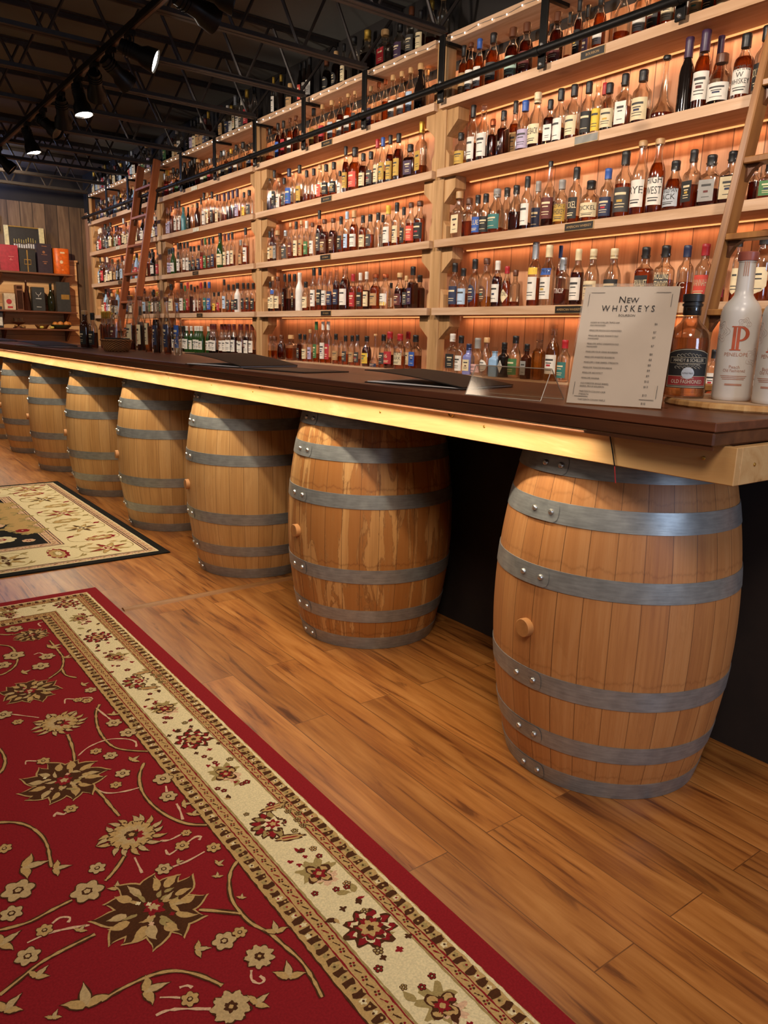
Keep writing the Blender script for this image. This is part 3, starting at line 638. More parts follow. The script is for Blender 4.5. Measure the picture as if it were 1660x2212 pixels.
RUGM = [["P",0.489,2.671,0.1025],["P",0.441,2.042,0.1174],["P",0.61,3.197,0.0734],["S",0.514,2.384,0.0801],["R",0.507,3.02,0.0413],["R",0.609,2.943,0.0309],["R",0.568,2.864,0.0334],["R",0.564,3.307,0.0374],["R",0.657,2.289,0.0259],["R",0.674,2.203,0.0281],["R",0.587,2.099,0.0223],["R",0.586,1.986,0.0229],["R",0.67,1.896,0.0293],["R",0.651,1.807,0.0253],["R",0.552,1.94,0.0174],["R",0.559,2.148,0.0187],["R",0.663,2.564,0.0219],["R",0.418,2.179,0.0198],["R",0.421,1.897,0.0188],["R",0.407,2.464,0.0183],["R",0.379,2.539,0.0291],["R",0.63,2.49,0.0182],["R",0.607,2.513,0.017],["R",0.453,2.949,0.0334],["L",0.642,2.044,0.0222],["L",0.66,3.033,0.0356],["L",0.514,2.844,0.023],["L",0.662,2.623,0.0191],["L",0.673,2.901,0.0207],["L",0.677,2.353,0.0206],["L",0.68,1.748,0.0192],["L",0.68,1.7,0.0188],["P",0.472,1.428,0.1243],["S",0.515,1.702,0.0808],["F",0.499,1.1,0.0385],["F",0.598,1.176,0.0318],["R",0.243,1.653,0.0373],["R",0.368,1.562,0.0374],["R",0.663,1.541,0.0192],["R",0.603,1.591,0.0192],["R",0.63,1.632,0.0138],["R",0.535,1.536,0.0207],["R",0.409,1.627,0.0207],["R",0.594,1.257,0.0165],["R",0.557,1.254,0.0264],["R",0.262,1.496,0.0185],["R",0.216,1.586,0.0253],["R",0.218,1.443,0.0256],["R",0.443,1.16,0.0185],["R",0.247,1.824,0.019],["L",0.23,1.388,0.023],["L",0.4,1.223,0.0339],["L",0.285,1.282,0.0408],["L",0.63,1.112,0.0311],["L",0.662,1.227,0.025],["L",0.513,1.261,0.0221],["L",0.654,1.482,0.0149],["L",0.63,1.446,0.0128],["L",0.293,1.72,0.0414],["L",0.553,1.083,0.0242],["L",0.343,1.677,0.0275],["L",0.198,1.513,0.0323],["L",0.168,1.344,0.0293],["L",0.428,1.543,0.02],["L",0.577,1.54,0.0117],["L",0.327,1.458,0.0144],["L",0.645,1.351,0.011],["L",0.227,1.272,0.0144]]
red_rug(); black_rug()

# ------------------------------------------------------------------ barrels
HB, RB, RE = 0.95, 0.35, 0.285
def brad(z): t = (z/HB-.5)*2; return RE+(RB-RE)*(1-t*t)
HOOPS = [(0.898, 0.949), (0.773, 0.829), (0.596, 0.651), (0.295, 0.352), (0.125, 0.178), (0.001, 0.054)]
def make_barrel(loc, rz, label, mat):
    t = thing('oak_barrel', label, 'barrel', loc, rz, 'oak barrels under the bar')
    b = MB(); prof = [(brad(z), z) for z in [HB*i/28 for i in range(29)]]
    b.lathe(prof, 90, cap1=False); b.lathe([(brad(HB), HB), (brad(HB)-.028, HB), (brad(HB)-.03, HB-.03), (0.001, HB-.03)], 90, cap0=False)
    b.build('staves', mat, t)
    for z0, z1 in HOOPS:
        b = MB(); o = .0022
        b.lathe([(brad(z0), z0), (brad(z0)+o, z0), (brad((z0+z1)/2)+o, (z0+z1)/2), (brad(z1)+o, z1), (brad(z1), z1)], 90, cap0=False, cap1=False)
        # lap joint: rounded end of the strap lying over itself, beside the rivets
        n = 10; pl = []
        for i in range(n+1):
            v = -1+2*i/n; zc = (z0+z1)/2+v*(z1-z0)/2*.98; R = brad(zc)+o+.0018
            e = radians(180)+radians(7.2)*(1-.35*v*v*v*v)
            for k in range(7):
                a = radians(180-15)+(e-radians(165))*k/6; pl.append((R*cos(a), R*sin(a), zc))
        b.add(pl, [(i*7+k, i*7+k+1, i*7+k+8, i*7+k+7) for i in range(n) for k in range(6)], 0, True)
        h = b.build('hoop', M_hoop, t)
        for a in (177.0-4.6, 177.0+6.0):
            zc = (z0+z1)/2; R = brad(zc)+.0035; q = radians(a); rv = MB()
            rv.lathe([(.0085, 0), (.0085, .003), (.006, .007), (.001, .0085)], 10, axis='x')
            r_ = rv.build('rivet', M_bolt, h, (R*cos(q), R*sin(q), zc), (0, 0, q))
    b = MB(); b.lathe([(.026, -.004), (.026, .017), (.0245, .0185), (.001, .0185)], 24, axis='x')
    q = radians(177.3); b.build('bung', plain('pale_bung_wood', '#a8713c', 0.6), t, (brad(.47)*cos(q), brad(.47)*sin(q), .47), (0, 0, q))
    return t
BX = 1.864
b1 = make_barrel((BX, 1.325, 0), 0, 'nearest barrel: orange-brown oak with a dark water line, right end of the bar', M_bar_orange)
b2 = make_barrel((BX, 2.577, 0), 0, 'second nearest barrel: weathered oak with pale and rusty water streaks', M_bar_weath)
b3 = make_barrel((BX, 3.675, 0), radians(-4), 'pale oak barrel just left of the streaked one, third from the right', M_bar_light)
for i, (y, lb, a) in enumerate(((4.80, 'pale oak barrel, fourth from the right, beside the corner of the black rug', -6), (6.022, 'pale oak barrel, fifth from the right under the bar', -5),
        (7.254, 'pale oak barrel, third from the left edge of the photo', -8), (8.463, 'pale oak barrel, second from the left edge of the photo', -7), (9.68, 'last barrel, barely peeking in at the left edge of the photo', -6))):
    dup(b3, (BX, y, 0), radians(a), lb, 'oak barrels under the bar')

# ------------------------------------------------------------------ bar counter
bar = thing('bar_counter', 'long wooden bar with dark top and lit honey-coloured front board on barrels', 'bar counter', (1.85, 6, 0))
bar_o = Vector((1.85, 6, 0))
def bp(mb, name, mats, par=None):
    o = mb.build(name, mats, par or bar, None)
    if par is None or par is bar: o.location = -bar_o
    return o
YE = 0.836
b = MB(); b.box(1.470, 2.20, YE, 10.98, 1.0690, 1.0890, 0, .002); top = bp(b, 'countertop', M_bartop)
b = MB(); b.box(1.4715, 2.195, YE+.002, 10.97, 1.0378, 1.0688, 0, .004); b.box(1.4715, 1.4745, YE+.002, 10.97, 1.0310, 1.0379); bp(b, 'edge_board', M_nose)
b = MB(); b.box(1.523, 1.545, 0.813, 10.97, 0.956, 1.0372, 0, .0015); bp(b, 'front_board', M_fascia)
b = MB(); b.box(1.5455, 2.19, 0.813, 0.835, 0.956, 1.0372, 0, .0015); bp(b, 'end_board', M_fascia)
b = MB(); b.box(1.72, 1.80, 1.05, 10.9, 0.9512, 1.037); b.box(1.94, 2.02, 1.05, 10.9, 0.9512, 1.037); bp(b, 'support_beam', M_nose)
b = MB(); b.box(2.216, 2.222, 0.9, 10.97, 0.0, 1.03); bp(b, 'back_panel', M_panel)
b = MB(); b.box(1.478, 1.483, 1.17, 10.9, 1.0352, 1.0376); bp(b, 'light_strip', M_ledb)
b = MB(); b.tube([(1.518, 1.13, 1.036), (1.5195, 1.127, 1.02), (1.5205, 1.118, .99), (1.5205, 1.108, .955)], .0016, 6, 0); b.tube([(1.5205, 1.108, .955), (1.521, 1.104, .93), (1.522, 1.102, .915)], .0014, 6, 1); bp(b, 'power_cable', [M_black, M_red])
for (y, z) in [(.885, 1.006), (1.561, 1.001), (2.061, .996), (2.433, 1.01), (2.988, .998), (3.412, 1.0), (3.956, 1.002), (4.482, 1.006), (5.2, 1.0), (5.9, 1.004), (6.7, .998), (7.5, 1.0)]:
    b = MB(); b.lathe([(.0042, 0), (.0042, -.001), (.003, -.0022), (.0005, -.0024)], 10, axis='x'); o = b.build('screw', M_brass, bar, Vector((1.523, y, z))-bar_o)
b = MB(); b.lathe([(.0042, 0), (.0042, -.001), (.003, -.0022), (.0005, -.0024)], 10, axis='y'); b.build('screw', M_brass, bar, Vector((1.60, .813, .997))-bar_o)
for y in (1.701, 2.911, 3.972, 5.141, 6.4, 7.6):
    b = MB(); b.tube([(0.003+.0, -.011*cos(a), -.012*sin(a)) for a in [radians(d) for d in range(-20, 205, 15)]], .0022, 6); b.tube([(0.004, .0095, .006), (0.02, .0095, .006)], .002, 6)
    b.build('purse_hook', M_brass, bar, Vector((1.516, y, 1.028))-bar_o)
for y0 in (1.04, 3.45, 6.0):   # butt joints of the front board
    pass

# ------------------------------------------------------------------ shelving
ORDW = ['', 'first', 'second', 'third', 'fourth', 'fifth', 'sixth', 'seventh', 'eighth', 'ninth', 'tenth', 'eleventh', 'twelfth', 'thirteenth', 'fourteenth', 'fifteenth', 'sixteenth', 'seventeenth', 'eighteenth', 'nineteenth', 'twentieth',
        'twenty-first', 'twenty-second', 'twenty-third', 'twenty-fourth', 'twenty-fifth', 'twenty-sixth', 'twenty-seventh', 'twenty-eighth']
SHELFN = {'T': 'fairy-light top shelf', 'A': 'shelf behind rail', 'B': 'shelf below rail', 'C': 'middle shelf', 'D': 'second-lowest shelf', 'E': 'lowest shelf'}
BAYN = {1: 'right-hand bay', 2: 'centre bay', 3: "far ladder's right-hand bay", 4: 'far-left bay'}
PLN = ['rough timber shelf post at the far-left end of the whiskey wall', 'rough timber shelf post just right of the far ladder', 'rough timber shelf post between centre bay and far ladder', 'knotty timber shelf post between the centre and right-hand bays', 'timber shelf post at the right end, beyond the near ladder']
def corbel(t, side, z, upn):
    b = MB(); s_ = side
    if not upn: pts = [(s_*.046, z), (s_*.135, z), (s_*.135, z-.062), (s_*.046, z-.135)]
    else: pts = [(s_*.046, z), (s_*.074, z), (s_*.074, z+.075), (s_*.046, z+.105)]
    if s_ < 0: pts = pts[::-1]
    b.prism(pts, 0.012, 0.092 if not upn else .07, 0); b.build('bracket_block', M_post, t)
for i, y in enumerate(POSTS[::-1]):
    t = thing('shelf_post', PLN[i], 'post', (2.967, y, 0), 0, 'timber posts of the whiskey shelves')
    b = MB(); b.box(0, .062, -.046, .046, 0, 2.83, 0, .004); b.build('timber', M_post, t)
    for k in 'ABCD':
        for s_ in (-1, 1):
            if (i == 0 and s_ == 1) or (i == 4 and s_ == -1): continue
            corbel(t, s_, LEVEL[k]-TH-.0005, False); corbel(t, s_, LEVEL[k]+.0005, True)
PLATES = {'1A': ('BOURBON', 2.458), '1B': ('', 2.456), '1C': ('AMERICAN WHISKEY', 2.459), '1D': ('AMERICAN WHISKEY', 2.481), '2A': ('BOURBON', 4.642), '2B': ('BOURBON', 4.642), '2C': ('BOURBON', 4.648), '2D': ('BOURBON', 4.636),
          '3A': ('', 6.839), '3B': ('', 6.826), '3C': ('BOURBON', 6.864), '3D': ('BOURBON', 6.797), '4A': ('BOURBON', 9.067), '4B': ('', 9.0), '4C': ('BOURBON', 8.98)}
M_plate2 = plain('grey_name_plate', '#77756f', 0.5); M_plate3 = plain('pale_name_plate', '#c9c2ae', 0.5)
for bay in (1, 2, 3, 4):
    y0, y1 = POSTS[bay-1], POSTS[bay]; ym = (y0+y1)/2
    for k in 'ABCDE':
        z = LEVEL[k]; t = thing('shelf_board', 'pine shelf board, %s, %s, with bottles standing on it' % (SHELFN[k], BAYN[bay]), 'shelf', (XS, ym, z), 0, 'pine shelf boards of the whiskey wall')
        a, c = y0-ym, y1-ym; b = MB(); e = .022
        b.prism([(0, a+e), (.0285, a+e), (.0285, a+.048), (XB-XS-.001, a+.048), (XB-XS-.001, c-.048), (.0285, c-.048), (.0285, c-e), (0, c-e)], -TH, 0, 2); b.build('plank', M_pine, t)
        if k != 'E':
            b = MB(); b.box(XB-XS-.036, XB-XS-.026, a+.07, c-.07, -TH-.006, -TH-.001); b.build('light_strip', M_ledw, t)
        key = '%d%s' % (bay, k)
        if key in PLATES:
            s_, py = PLATES[key]; L = .17 if 'AM' in s_ else .135; py -= ym
            b = MB(); b.box(-.004, 0, py-L/2, py+L/2, -.040, -.003, 0, .001); b.box(-.0046, -.004, py-L/2+.003, py+L/2-.003, -.037, -.006, 1)
            p_ = b.build('name_plate', [M_plategold, M_plate if s_ else (M_plate2 if bay == 1 else M_plate3)], t)
            if s_:
                b = MB(); put_text(b, s_, 0, -.0265, .0105, lambda u, v: (-.0050, py-u, v), maxw=L*.88); b.build('lettering', M_plategold, p_)
    z = LEVEL['T']; t = thing('shelf_board', 'narrow pine shelf board trimmed with fairy lights at the top, %s' % BAYN[bay], 'shelf', (2.95, ym, z), 0, 'pine shelf boards of the whiskey wall')
    a, c = y0-ym, y1-ym; b = MB(); b.box(0, XB-2.95-.001, a+.047, c-.047, -TH, 0, 0, .002); b.build('plank', M_pine, t)
# base cabinet under the lowest shelf
b = MB(); b.box(XS+.095, XB-.001, 1.36, 10.05, 0, 1.0035); tag(b.build('base_cabinet', M_post), 'plain timber base carrying the lowest bottle shelf behind the bar', 'cabinet')

# string of fairy lights along the top shelf edge
t = thing('fairy_lights', 'string of tiny white fairy lights draped along the top shelf edge', 'string lights', (2.946, 5.7, 2.812))
pts = []; n = 84
for i in range(n):
    y = 1.6+8.4*i/(n-1); pts.append((0.0, y-5.7, -.006+.006*sin(i*2.1)))
b = MB(); b.tube(pts, .0012, 5); b.build('wire', plain('clear_wire', '#8a8078', .4), t)
for i in range(0, n):
    q = pts[i]; b = MB(); b.lathe([(.001, -.0042), (.003, -.002), (.0034, .0008), (.002, .0034), (.001, .0042)], 6); b.build('bulb', M_bulb, t, (q[0]-.004, q[1], q[2]-.004))

# ------------------------------------------------------------------ ladder rail, hangers, joists, track lights
HY = [2.012+.7212*k for k in range(-1, 12)]
t = thing('ladder_rail', 'black steel pipe rail running along the shelves for the rolling ladders', 'rail', (2.871, 5.6, 2.5476))
b = MB(); b.tube([(0, -4.7, 0), (0, 0, 0), (0, 4.45, 0)], .0175, 14); b.build('pipe', M_black, t)
for y in HY:
    y -= 5.6; b = MB(); b.box(.030, .042, -.022, .022, -.065, .265, 0, .002); h_ = b.build('hanger_bar', M_black, t, (0, y, 0))
    b = MB(); b.box(.012, .030, -.016, .016, -.010, .010); b.tube([(0.0, -.017, 0), (0.0, .017, 0)], .021, 12); b.build('rail_clamp', M_black, h_)
    for z in (-.048, .035):
        b = MB(); b.lathe([(.009, .0302), (.009, .026), (.006, .022), (.001, .0215)], 10, axis='x', c=(0, 0, z)); b.build('bolt', M_bolt, h_)
    b = MB(); b.box(.042, XB-2.871-.12, -.012, .012, .2230, .2395); b.build('wall_arm', M_black, h_)
JN = {k: n for k, n in enumerate(['first', 'second', 'third', 'fourth', 'fifth', 'sixth', 'seventh', 'eighth', 'ninth', 'tenth', 'eleventh', 'twelfth', 'thirteenth'])}
def joist_mesh():
    zc, zt = 2.818, 3.175
    c = MB()
    for s_ in (-1, 1):
        c.box(-3.6, 2.915, s_*.018-.016, s_*.018+.016, zc, zc+.005); c.box(-3.6, 2.915, s_*.0065-.0025, s_*.0065+.0025, zc, zc+.032)
    tp = MB()
    for s_ in (-1, 1):
        tp.box(-3.6, 3.17, s_*.020-.018, s_*.020+.018, zt+.028, zt+.033); tp.box(-3.6, 3.17, s_*.0065-.0025, s_*.0065+.0025, zt, zt+.033)
    pts = []; x = 2.06+2*.402; k = 0
    pts.append((3.14, 0, zt+.012)); 
    while x > -3.5:
        pts += [(x+.012, 0, zc+.016), (x-.012, 0, zc+.016), (x-.201+.012, 0, zt+.012), (x-.201-.012, 0, zt+.012)]; x -= .402
    wb = MB(); wb.tube(pts, .0095, 6)
    return c.mesh('bottom_chord', M_joist), tp.mesh('top_chord', M_joist), wb.mesh('web_rod', M_joist)
jm = joist_mesh()
for k, y in enumerate([HY[0]-.72]+HY):
    if k >= 13: y_ = y
    t = thing('steel_joist', 'dark open-web steel ceiling joist, %s from the near end of the ceiling' % (['zeroth']+list(JN.values()))[k] if k else 'dark open-web steel ceiling joist nearest the photographer, above the frame', 'joist', (0, y, 0), 0, 'open-web steel joists under the ceiling')
    for nm, me in zip(('bottom_chord', 'top_chord', 'web_rod'), jm):
        o = bpy.data.objects.new(nm, me); COL.objects.link(o); o.parent = t

TX = 1.54; TZ = 2.775
t = thing('lighting_track', 'black ceiling lighting track running parallel to the bar under the joists', 'light track', (TX, 5.5, TZ))
b = MB(); b.box(-.018, .018, -4.6, 5.3, -.018, .018, 0, .003); b.build('rail', M_black, t)
b = MB(); b.box(-.008, .008, -4.6, 5.3, -.0195, -.0181); b.build('slot', plain('track_slot', '#6b5040', .4, .5), t)
for y in HY[1::2]:
    b = MB(); b.box(-.006, .006, -.006, .006, .018, .043); b.build('hanger', M_black, t, (0, y-5.5, 0))
def spot(y, dirv, lit, label, size=1.0):
    t = thing('track_spotlight', label, 'spotlight', (TX, y, TZ-.02), 0, 'spotlights on the ceiling track')
    b = MB(); b.box(-.018, .018, -.045, .045, -.028, -.0005, 0, .003); b.tube([(0, 0, -.028), (0, 0, -.075)], .008, 8); b.build('adapter', M_black, t)
    d = Vector(dirv).normalized(); c = Vector((0, 0, -.085)); q = d.to_track_quat('Z', 'Y').to_euler(); s_ = size
    b = MB(); b.lathe([(.016*s_, -.085*s_), (.034*s_, -.08*s_), (.038*s_, -.02*s_), (.038*s_, .02*s_), (.052*s_, .045*s_), (.058*s_, .10*s_), (.054*s_, .10*s_), (.050*s_, .088*s_)], 20, cap1=False)
    for z in (-.06, -.045, -.03): b.lathe([(.036*s_, z*s_), (.041*s_, z*s_+.002), (.041*s_, z*s_+.006), (.036*s_, z*s_+.008)], 20, cap0=False, cap1=False)
    h = b.build('lamp_housing', M_black, t, c+d*.03, q)
    b = MB(); b.lathe([(.052*s_, .0905*s_), (.03*s_, .092*s_), (.001, .093*s_)], 20, cap0=False); b.build('lens', M_lens if lit else M_lensoff, h)
    b = MB(); b.tube([(0, -.045*s_, 0), (0, -.05*s_, -.03), (0, 0, -.05), (0, .05*s_, -.03), (0, .045*s_, 0)], .005, 6); b.build('yoke', M_black, t, (0, 0, -.062), (pi, 0, 0))
spot(5.32, (.15, -.15, -1), True, 'lit spotlight shining straight down, brightest on the ceiling track')
spot(4.36, (1, -.55, -.42), True, 'lit spotlight turned right so its lens shows as a bright sliver', 1.05)
spot(6.69, (.25, -.1, -1), True, 'lit spotlight pointing down near the far left of the track')
spot(3.60, (1, .1, -.25), False, 'large unlit spotlight nearest the camera, top centre of photo', 1.1)
spot(3.42, (.7, -.3, -.2), False, 'unlit spotlight beside the large one at the near end of the track', 1.0)
spot(4.68, (.8, .3, -.5), False, 'unlit spotlight just left of the sliver-lit one')
spot(4.98, (.3, .8, -.5), False, 'unlit spotlight on the track just right of the brightest one')
spot(5.72, (.2, .6, -.8), False, 'unlit spotlight just left of the brightest one')
spot(6.2, (.6, -.6, -.6), False, 'unlit spotlight right of the far-left lit one')
spot(7.74, (.6, -.2, -.6), False, 'unlit spotlight farthest along the track at the left edge')

# ------------------------------------------------------------------ rolling ladders
def ladder(yr, yl, slope, ztop, mat, label, z0r, pitch, gap):
    X = lambda z: 2.834-slope*(2.5476-z)
    t = thing('rolling_ladder', label, 'ladder', (X(0), (yr+yl)/2, 0)); O = Vector(t.location); ang = math.atan(slope)
    L = ztop/cos(ang)
    for y in (yl, yr):
        b = MB(); b.box(-.035, .035, -.014, .014, .03, L, 0, .004); r_ = b.build('side_rail', mat, t, Vector((X(0), y, 0))-O, (0, ang, 0))
        b = MB(); b.lathe([(.032, -.012), (.036, -.008), (.036, .008), (.032, .012)], 18, axis='y'); b.build('wheel', M_black, r_, (0, 0, .038))
        b = MB(); b.box(.0355, .05, -.02, .02, 2.42, 2.60, 0, .002); b.build('rail_hook', M_black, r_)
    z = z0r
    while z > .15: z -= pitch
    z += pitch
    while z < ztop-.12:
        b = MB(); b.box(-.034, .034, -(yl-yr)/2+.0145, (yl-yr)/2-.0145, -.011, .011, 0, .003); r_ = b.build('rung', mat, t, Vector((X(z), (yr+yl)/2, z))-O)
        for s_ in (-1, 1):
            yy = s_*((yl-yr)/2-.0148); q = [(yy, -.0115), (yy-s_*.05, -.0115), (yy-s_*.022, -.03), (yy, -.065)]
            if s_ > 0: q = q[::-1]
            b = MB(); b.prism(q, -.012, .012, 0); b.build('gusset', M_nose, r_)
        z += pitch
ladder(1.11, 1.54, .225, 2.74, M_ladder, 'honey-coloured rolling ladder leaning on the right-hand shelves', 1.862, .254, 0)
ladder(7.58, 8.02, .185, 2.83, M_ladder2, 'reddish wooden rolling ladder leaning on the far-left shelves', 2.60, .272, 0)

# ------------------------------------------------------------------ bottles
PROF = {
 'b': [(0, .90), (.015, .985), (.03, 1), (.54, 1), (.59, .975), (.635, .88), (.675, .67), (.71, .51), (.75, .445), (.86, .415), (.865, .48), (.90, .48)],
 'r': [(0, .92), (.012, .99), (.03, 1), (.50, 1), (.56, .97), (.62, .86), (.68, .64), (.73, .50), (.78, .43), (.90, .40), (.905, .45), (.93, .45)],
 's': [(0, .93), (.02, 1), (.50, 1), (.57, .97), (.63, .87), (.67, .70), (.70, .54), (.73, .47), (.80, .43), (.81, .52), (.84, .52)],
 'q': [(0, .95), (.02, 1), (.55, 1), (.59, .97), (.62, .88), (.65, .66), (.675, .50), (.71, .44), (.82, .42), (.83, .50), (.86, .50)],
 'o': [(0, .80), (.02, .90), (.10, .97), (.30, 1), (.44, .98), (.54, .90), (.62, .74), (.68, .56), (.72, .45), (.76, .41), (.84, .39), (.85, .47), (.88, .47)],
 'd': [(0, .97), (.02, 1), (.12, 1), (.18, .93), (.23, .72), (.28, .52), (.34, .40), (.42, .34), (.70, .23), (.92, .19), (.925, .26), (.95, .26)],
 'd2': [(0, .9), (.02, 1), (.46, 1), (.53, .95), (.58, .82), (.62, .60), (.66, .42), (.70, .33), (.92, .29), (.925, .35), (.95, .35)],
 'n': [(0, .93), (.02, 1), (.50, 1), (.56, .93), (.60, .78), (.64, .62), (.70, .52), (.92, .48), (.925, .54), (.94, .54)],
 't': [(0, .86), (.02, .92), (.30, .96), (.52, 1), (.58, .96), (.64, .78), (.69, .52), (.74, .40), (.80, .38), (.90, .38)],
}
CAPZ = {'b': .80, 'r': .82, 's': .80, 'q': .80, 'o': .82, 'd': .93, 'd2': .92, 't': .72, 'n': .90}
SHOULD = {'b': .66, 'r': .68, 's': .66, 'q': .62, 'o': .64, 'd': .16, 'd2': .6, 't': .62, 'n': .60}
LBV = {'b': (.10, .47), 'r': (.12, .48), 's': (.12, .46), 'q': (.12, .50), 'o': (.10, .44), 'd': (.02, .12), 'd2': (.12, .46), 't': (.08, .3), 'n': (.14, .50)}
def interp(prof, z):
    for (a, ra), (c, rc) in zip(prof, prof[1:]):
        if a <= z <= c: return ra+(rc-ra)*((z-a)/(c-a) if c > a else 0)
    return prof[-1][1]
FEAT = set('YBODS')
def bottle_parts(H, R, sh, liq, fill, lab, cap, text, seg, rnd):
    """returns {part: (MB, mats)} for one bottle standing at the origin with its label toward -x"""
    prof = PROF[sh]; sq = 5.0 if sh == 'q' else 0.0; ax = .82 if sh == 'q' else 1.0
    out = {}; bm = MB(); opaque = liq in OPQ
    cz = CAPZ[sh]; tall_cap = {'plum': .10, 'silver': .10, 'red': .03, 'gold': .03}.get(cap, 0)
    if cap in ('plum',): cz = .74
    if cap == 'silver' and sh in ('b', 'q'): cz = .74
    pr = [(r*R, z*H) for z, r in prof]
    if opaque: bm.lathe(pr, seg, sq=sq, ax=ax)
    else:
        bm.lathe(pr, seg, sq=sq, ax=ax, cap1=False)
    out['bottle_body'] = (bm, OPQ[liq] if opaque else M_glass)
    if not opaque:
        fz = SHOULD[sh]*fill/9.0 if liq != 'C' else SHOULD[sh]*.6*max(fill, 0)/9
        if fz > .03:
            k = .955; base = .014
            zs = [base]+[z for z, r in prof if base+.008 < z < fz-.004]+[fz]
            lm = MB(); lm.lathe([(interp(prof, z)*R*k-.0004, z*H) for z in zs], seg, sq=sq, ax=ax); out['liquor'] = (lm, LIQ[liq])
    # stopper or capsule
    cm = MB(); rn = interp(prof, cz)*R; top = H
    if cap in ('clear',): out['cap'] = None
    if cap in ('cork', 'tan', 'brown', 'copper') or sh in ('d',):
        z0 = prof[-1][0]*H-.004; rr = max(rn*1.28, .010); cm.lathe([(rr*.8, z0), (rr, z0+.002), (rr*1.03, (z0+top)/2), (rr, top-.003), (rr*.86, top)], max(10, seg-4))
    else:
        z0 = cz*H; rr = interp(prof, min(cz, prof[-1][0]))*R+.0022
        cm.lathe([(rr, z0), (rr*1.0, z0+.004), (rr*.99, H*.93), (rr*1.02, H*.935), (rr*1.02, top-.003), (rr*.9, top)], max(10, seg-4))
    out['cap'] = (cm, colmat('cap', cap) if cap != 'clear' else M_acryl)
    base = lab; feat = ''
    if lab != 'none' and lab[-1] in FEAT and lab not in COLS: base, feat = lab[:-1], lab[-1]
    if lab != 'none' or text:
        v0, v1 = LBV[sh]; v0 += rnd.uniform(-.02, .02); v1 += rnd.uniform(-.03, .03)
        if text and lab not in ('none',): v0, v1 = LBV[sh]
        def P(u, v, off=.0008):
            r = interp(prof, v/H)*R
            if sq:
                a = 0.0; hw = R*.80
                return (-(R*ax*.985+off), -u, v) if abs(u) < hw else (-(R*ax*.985+off), -u, v)
            a = u/max(r, 1e-4); return (-(r+off)*cos(a), -(r+off)*sin(a), v)
        hw0 = R*(.78 if sq else 1.12)
        lm = MB(); rows = 10 if feat in ('O', 'D', 'S') else 2; nu = 2 if sq else 10; vs = []
        for j in range(rows+1):
            tt = j/rows; v = (v0+(v1-v0)*tt)*H; s_ = 2*tt-1
            hw = hw0*{'O': math.sqrt(max(0, 1-s_*s_))*.85, 'D': max(0.0, 1-abs(s_))*.95, 'S': (.8 if tt > .3 else .8*(tt/.3)**.5)*(1 if tt < .85 else .75)}.get(feat, 1.0)+.0002
            for q in range(nu+1): vs.append(P(hw*(2*q/nu-1), v))
        mats = [colmat('label', base if base != 'none' else 'white')]
        light_ = base in ('white', 'cream', 'ice', 'mint', 'yellow', 'gold', 'tan', 'lilac', 'silver', 'pink', 'grey')
        ink = colmat('label', 'charcoal' if light_ else 'cream'); mats.append(ink)
        if base != 'none': lm.add(vs, [(j*(nu+1)+q, j*(nu+1)+q+1, (j+1)*(nu+1)+q+1, (j+1)*(nu+1)+q) for j in range(rows) for q in range(nu)], 0, not sq)
        def bar(vc, th, hw, mi, off=.0013, uc=0.0):
            n = 2 if sq else 6; q_ = []
            for k in range(n+1): q_ += [P(uc+hw*(2*k/n-1), (vc-th/2)*H, off), P(uc+hw*(2*k/n-1), (vc+th/2)*H, off)]
            lm.add(q_, [(2*k, 2*k+2, 2*k+3, 2*k+1) for k in range(n)], mi)
        dv = v1-v0
        if feat in ('Y', 'B'):
            mats.append(colmat('label', 'yellow' if feat == 'Y' else 'blue')); bar(v0+dv*(1.25 if H > .25 and sh == 'b' else .15), dv*.30, hw0*1.0, 2, .0012)
        if base != 'none':
            if text and not feat: bar(v0+dv*.16, dv*.05, hw0*.5, 1); bar(v0+dv*.26, dv*.035, hw0*.6, 1)
            elif not text:
                bar(v0+dv*.74, dv*(.10 if not feat else .07), hw0*(.62 if not feat else .4), 1)
                if rnd.random() < .6: bar(v0+dv*.57, dv*.05, hw0*.42, 1)
                if rnd.random() < .7: bar(v0+dv*.32, dv*.035, hw0*.55, 1)
                bar(v0+dv*.2, dv*.03, hw0*.5, 1)
                if rnd.random() < .35:
                    mats.append(colmat('label', rnd.choice(['maroon', 'gold', 'navy', 'red', 'teal']))); bar(v0+dv*.45, dv*.10, hw0*.3, len(mats)-1)
        if base != 'none': out['label'] = (lm, mats)
        if text:
            tm = MB(); ls = text.split('|'); n = len(ls)
            for i, s_ in enumerate(ls):
                lh = dv*H*.62/max(n, 2) if base != 'none' else H*.10
                vv = (v0+dv*.40)*H+(n-1-i)*lh*1.25+(0 if n > 1 else lh*.3) if base != 'none' else H*.26
                put_text(tm, s_, 0, vv, min(lh, .030), lambda u, v: P(u, v, .0016), maxw=hw0*(1.75 if not sq else 1.9) if not feat else hw0*1.1)
            out['lettering'] = (tm, ink if base != 'none' else colmat('label', 'white'))
    return out
def make_bottle(loc, H, R, sh, liq, fill, lab, cap, text, label, group, seg=18, yaw=None, cat='bottle'):
    rnd = random.Random(hash((round(loc[1]*1000), round(loc[2]*1000))) & 0xffff)
    t = thing('liquor_bottle', label, cat, loc, rnd.uniform(-.15, .30) if yaw is None else yaw, group)
    parts = bottle_parts(H, R, sh, liq, fill, lab, cap, text, seg, rnd); lo = None
    for nm in ('bottle_body', 'liquor', 'cap', 'label', 'lettering'):
        if parts.get(nm):
            mb, ms = parts[nm]
            o = mb.build(nm, ms, lo if (nm == 'lettering' and lo) else t)
            if nm == 'label': lo = o
    return t
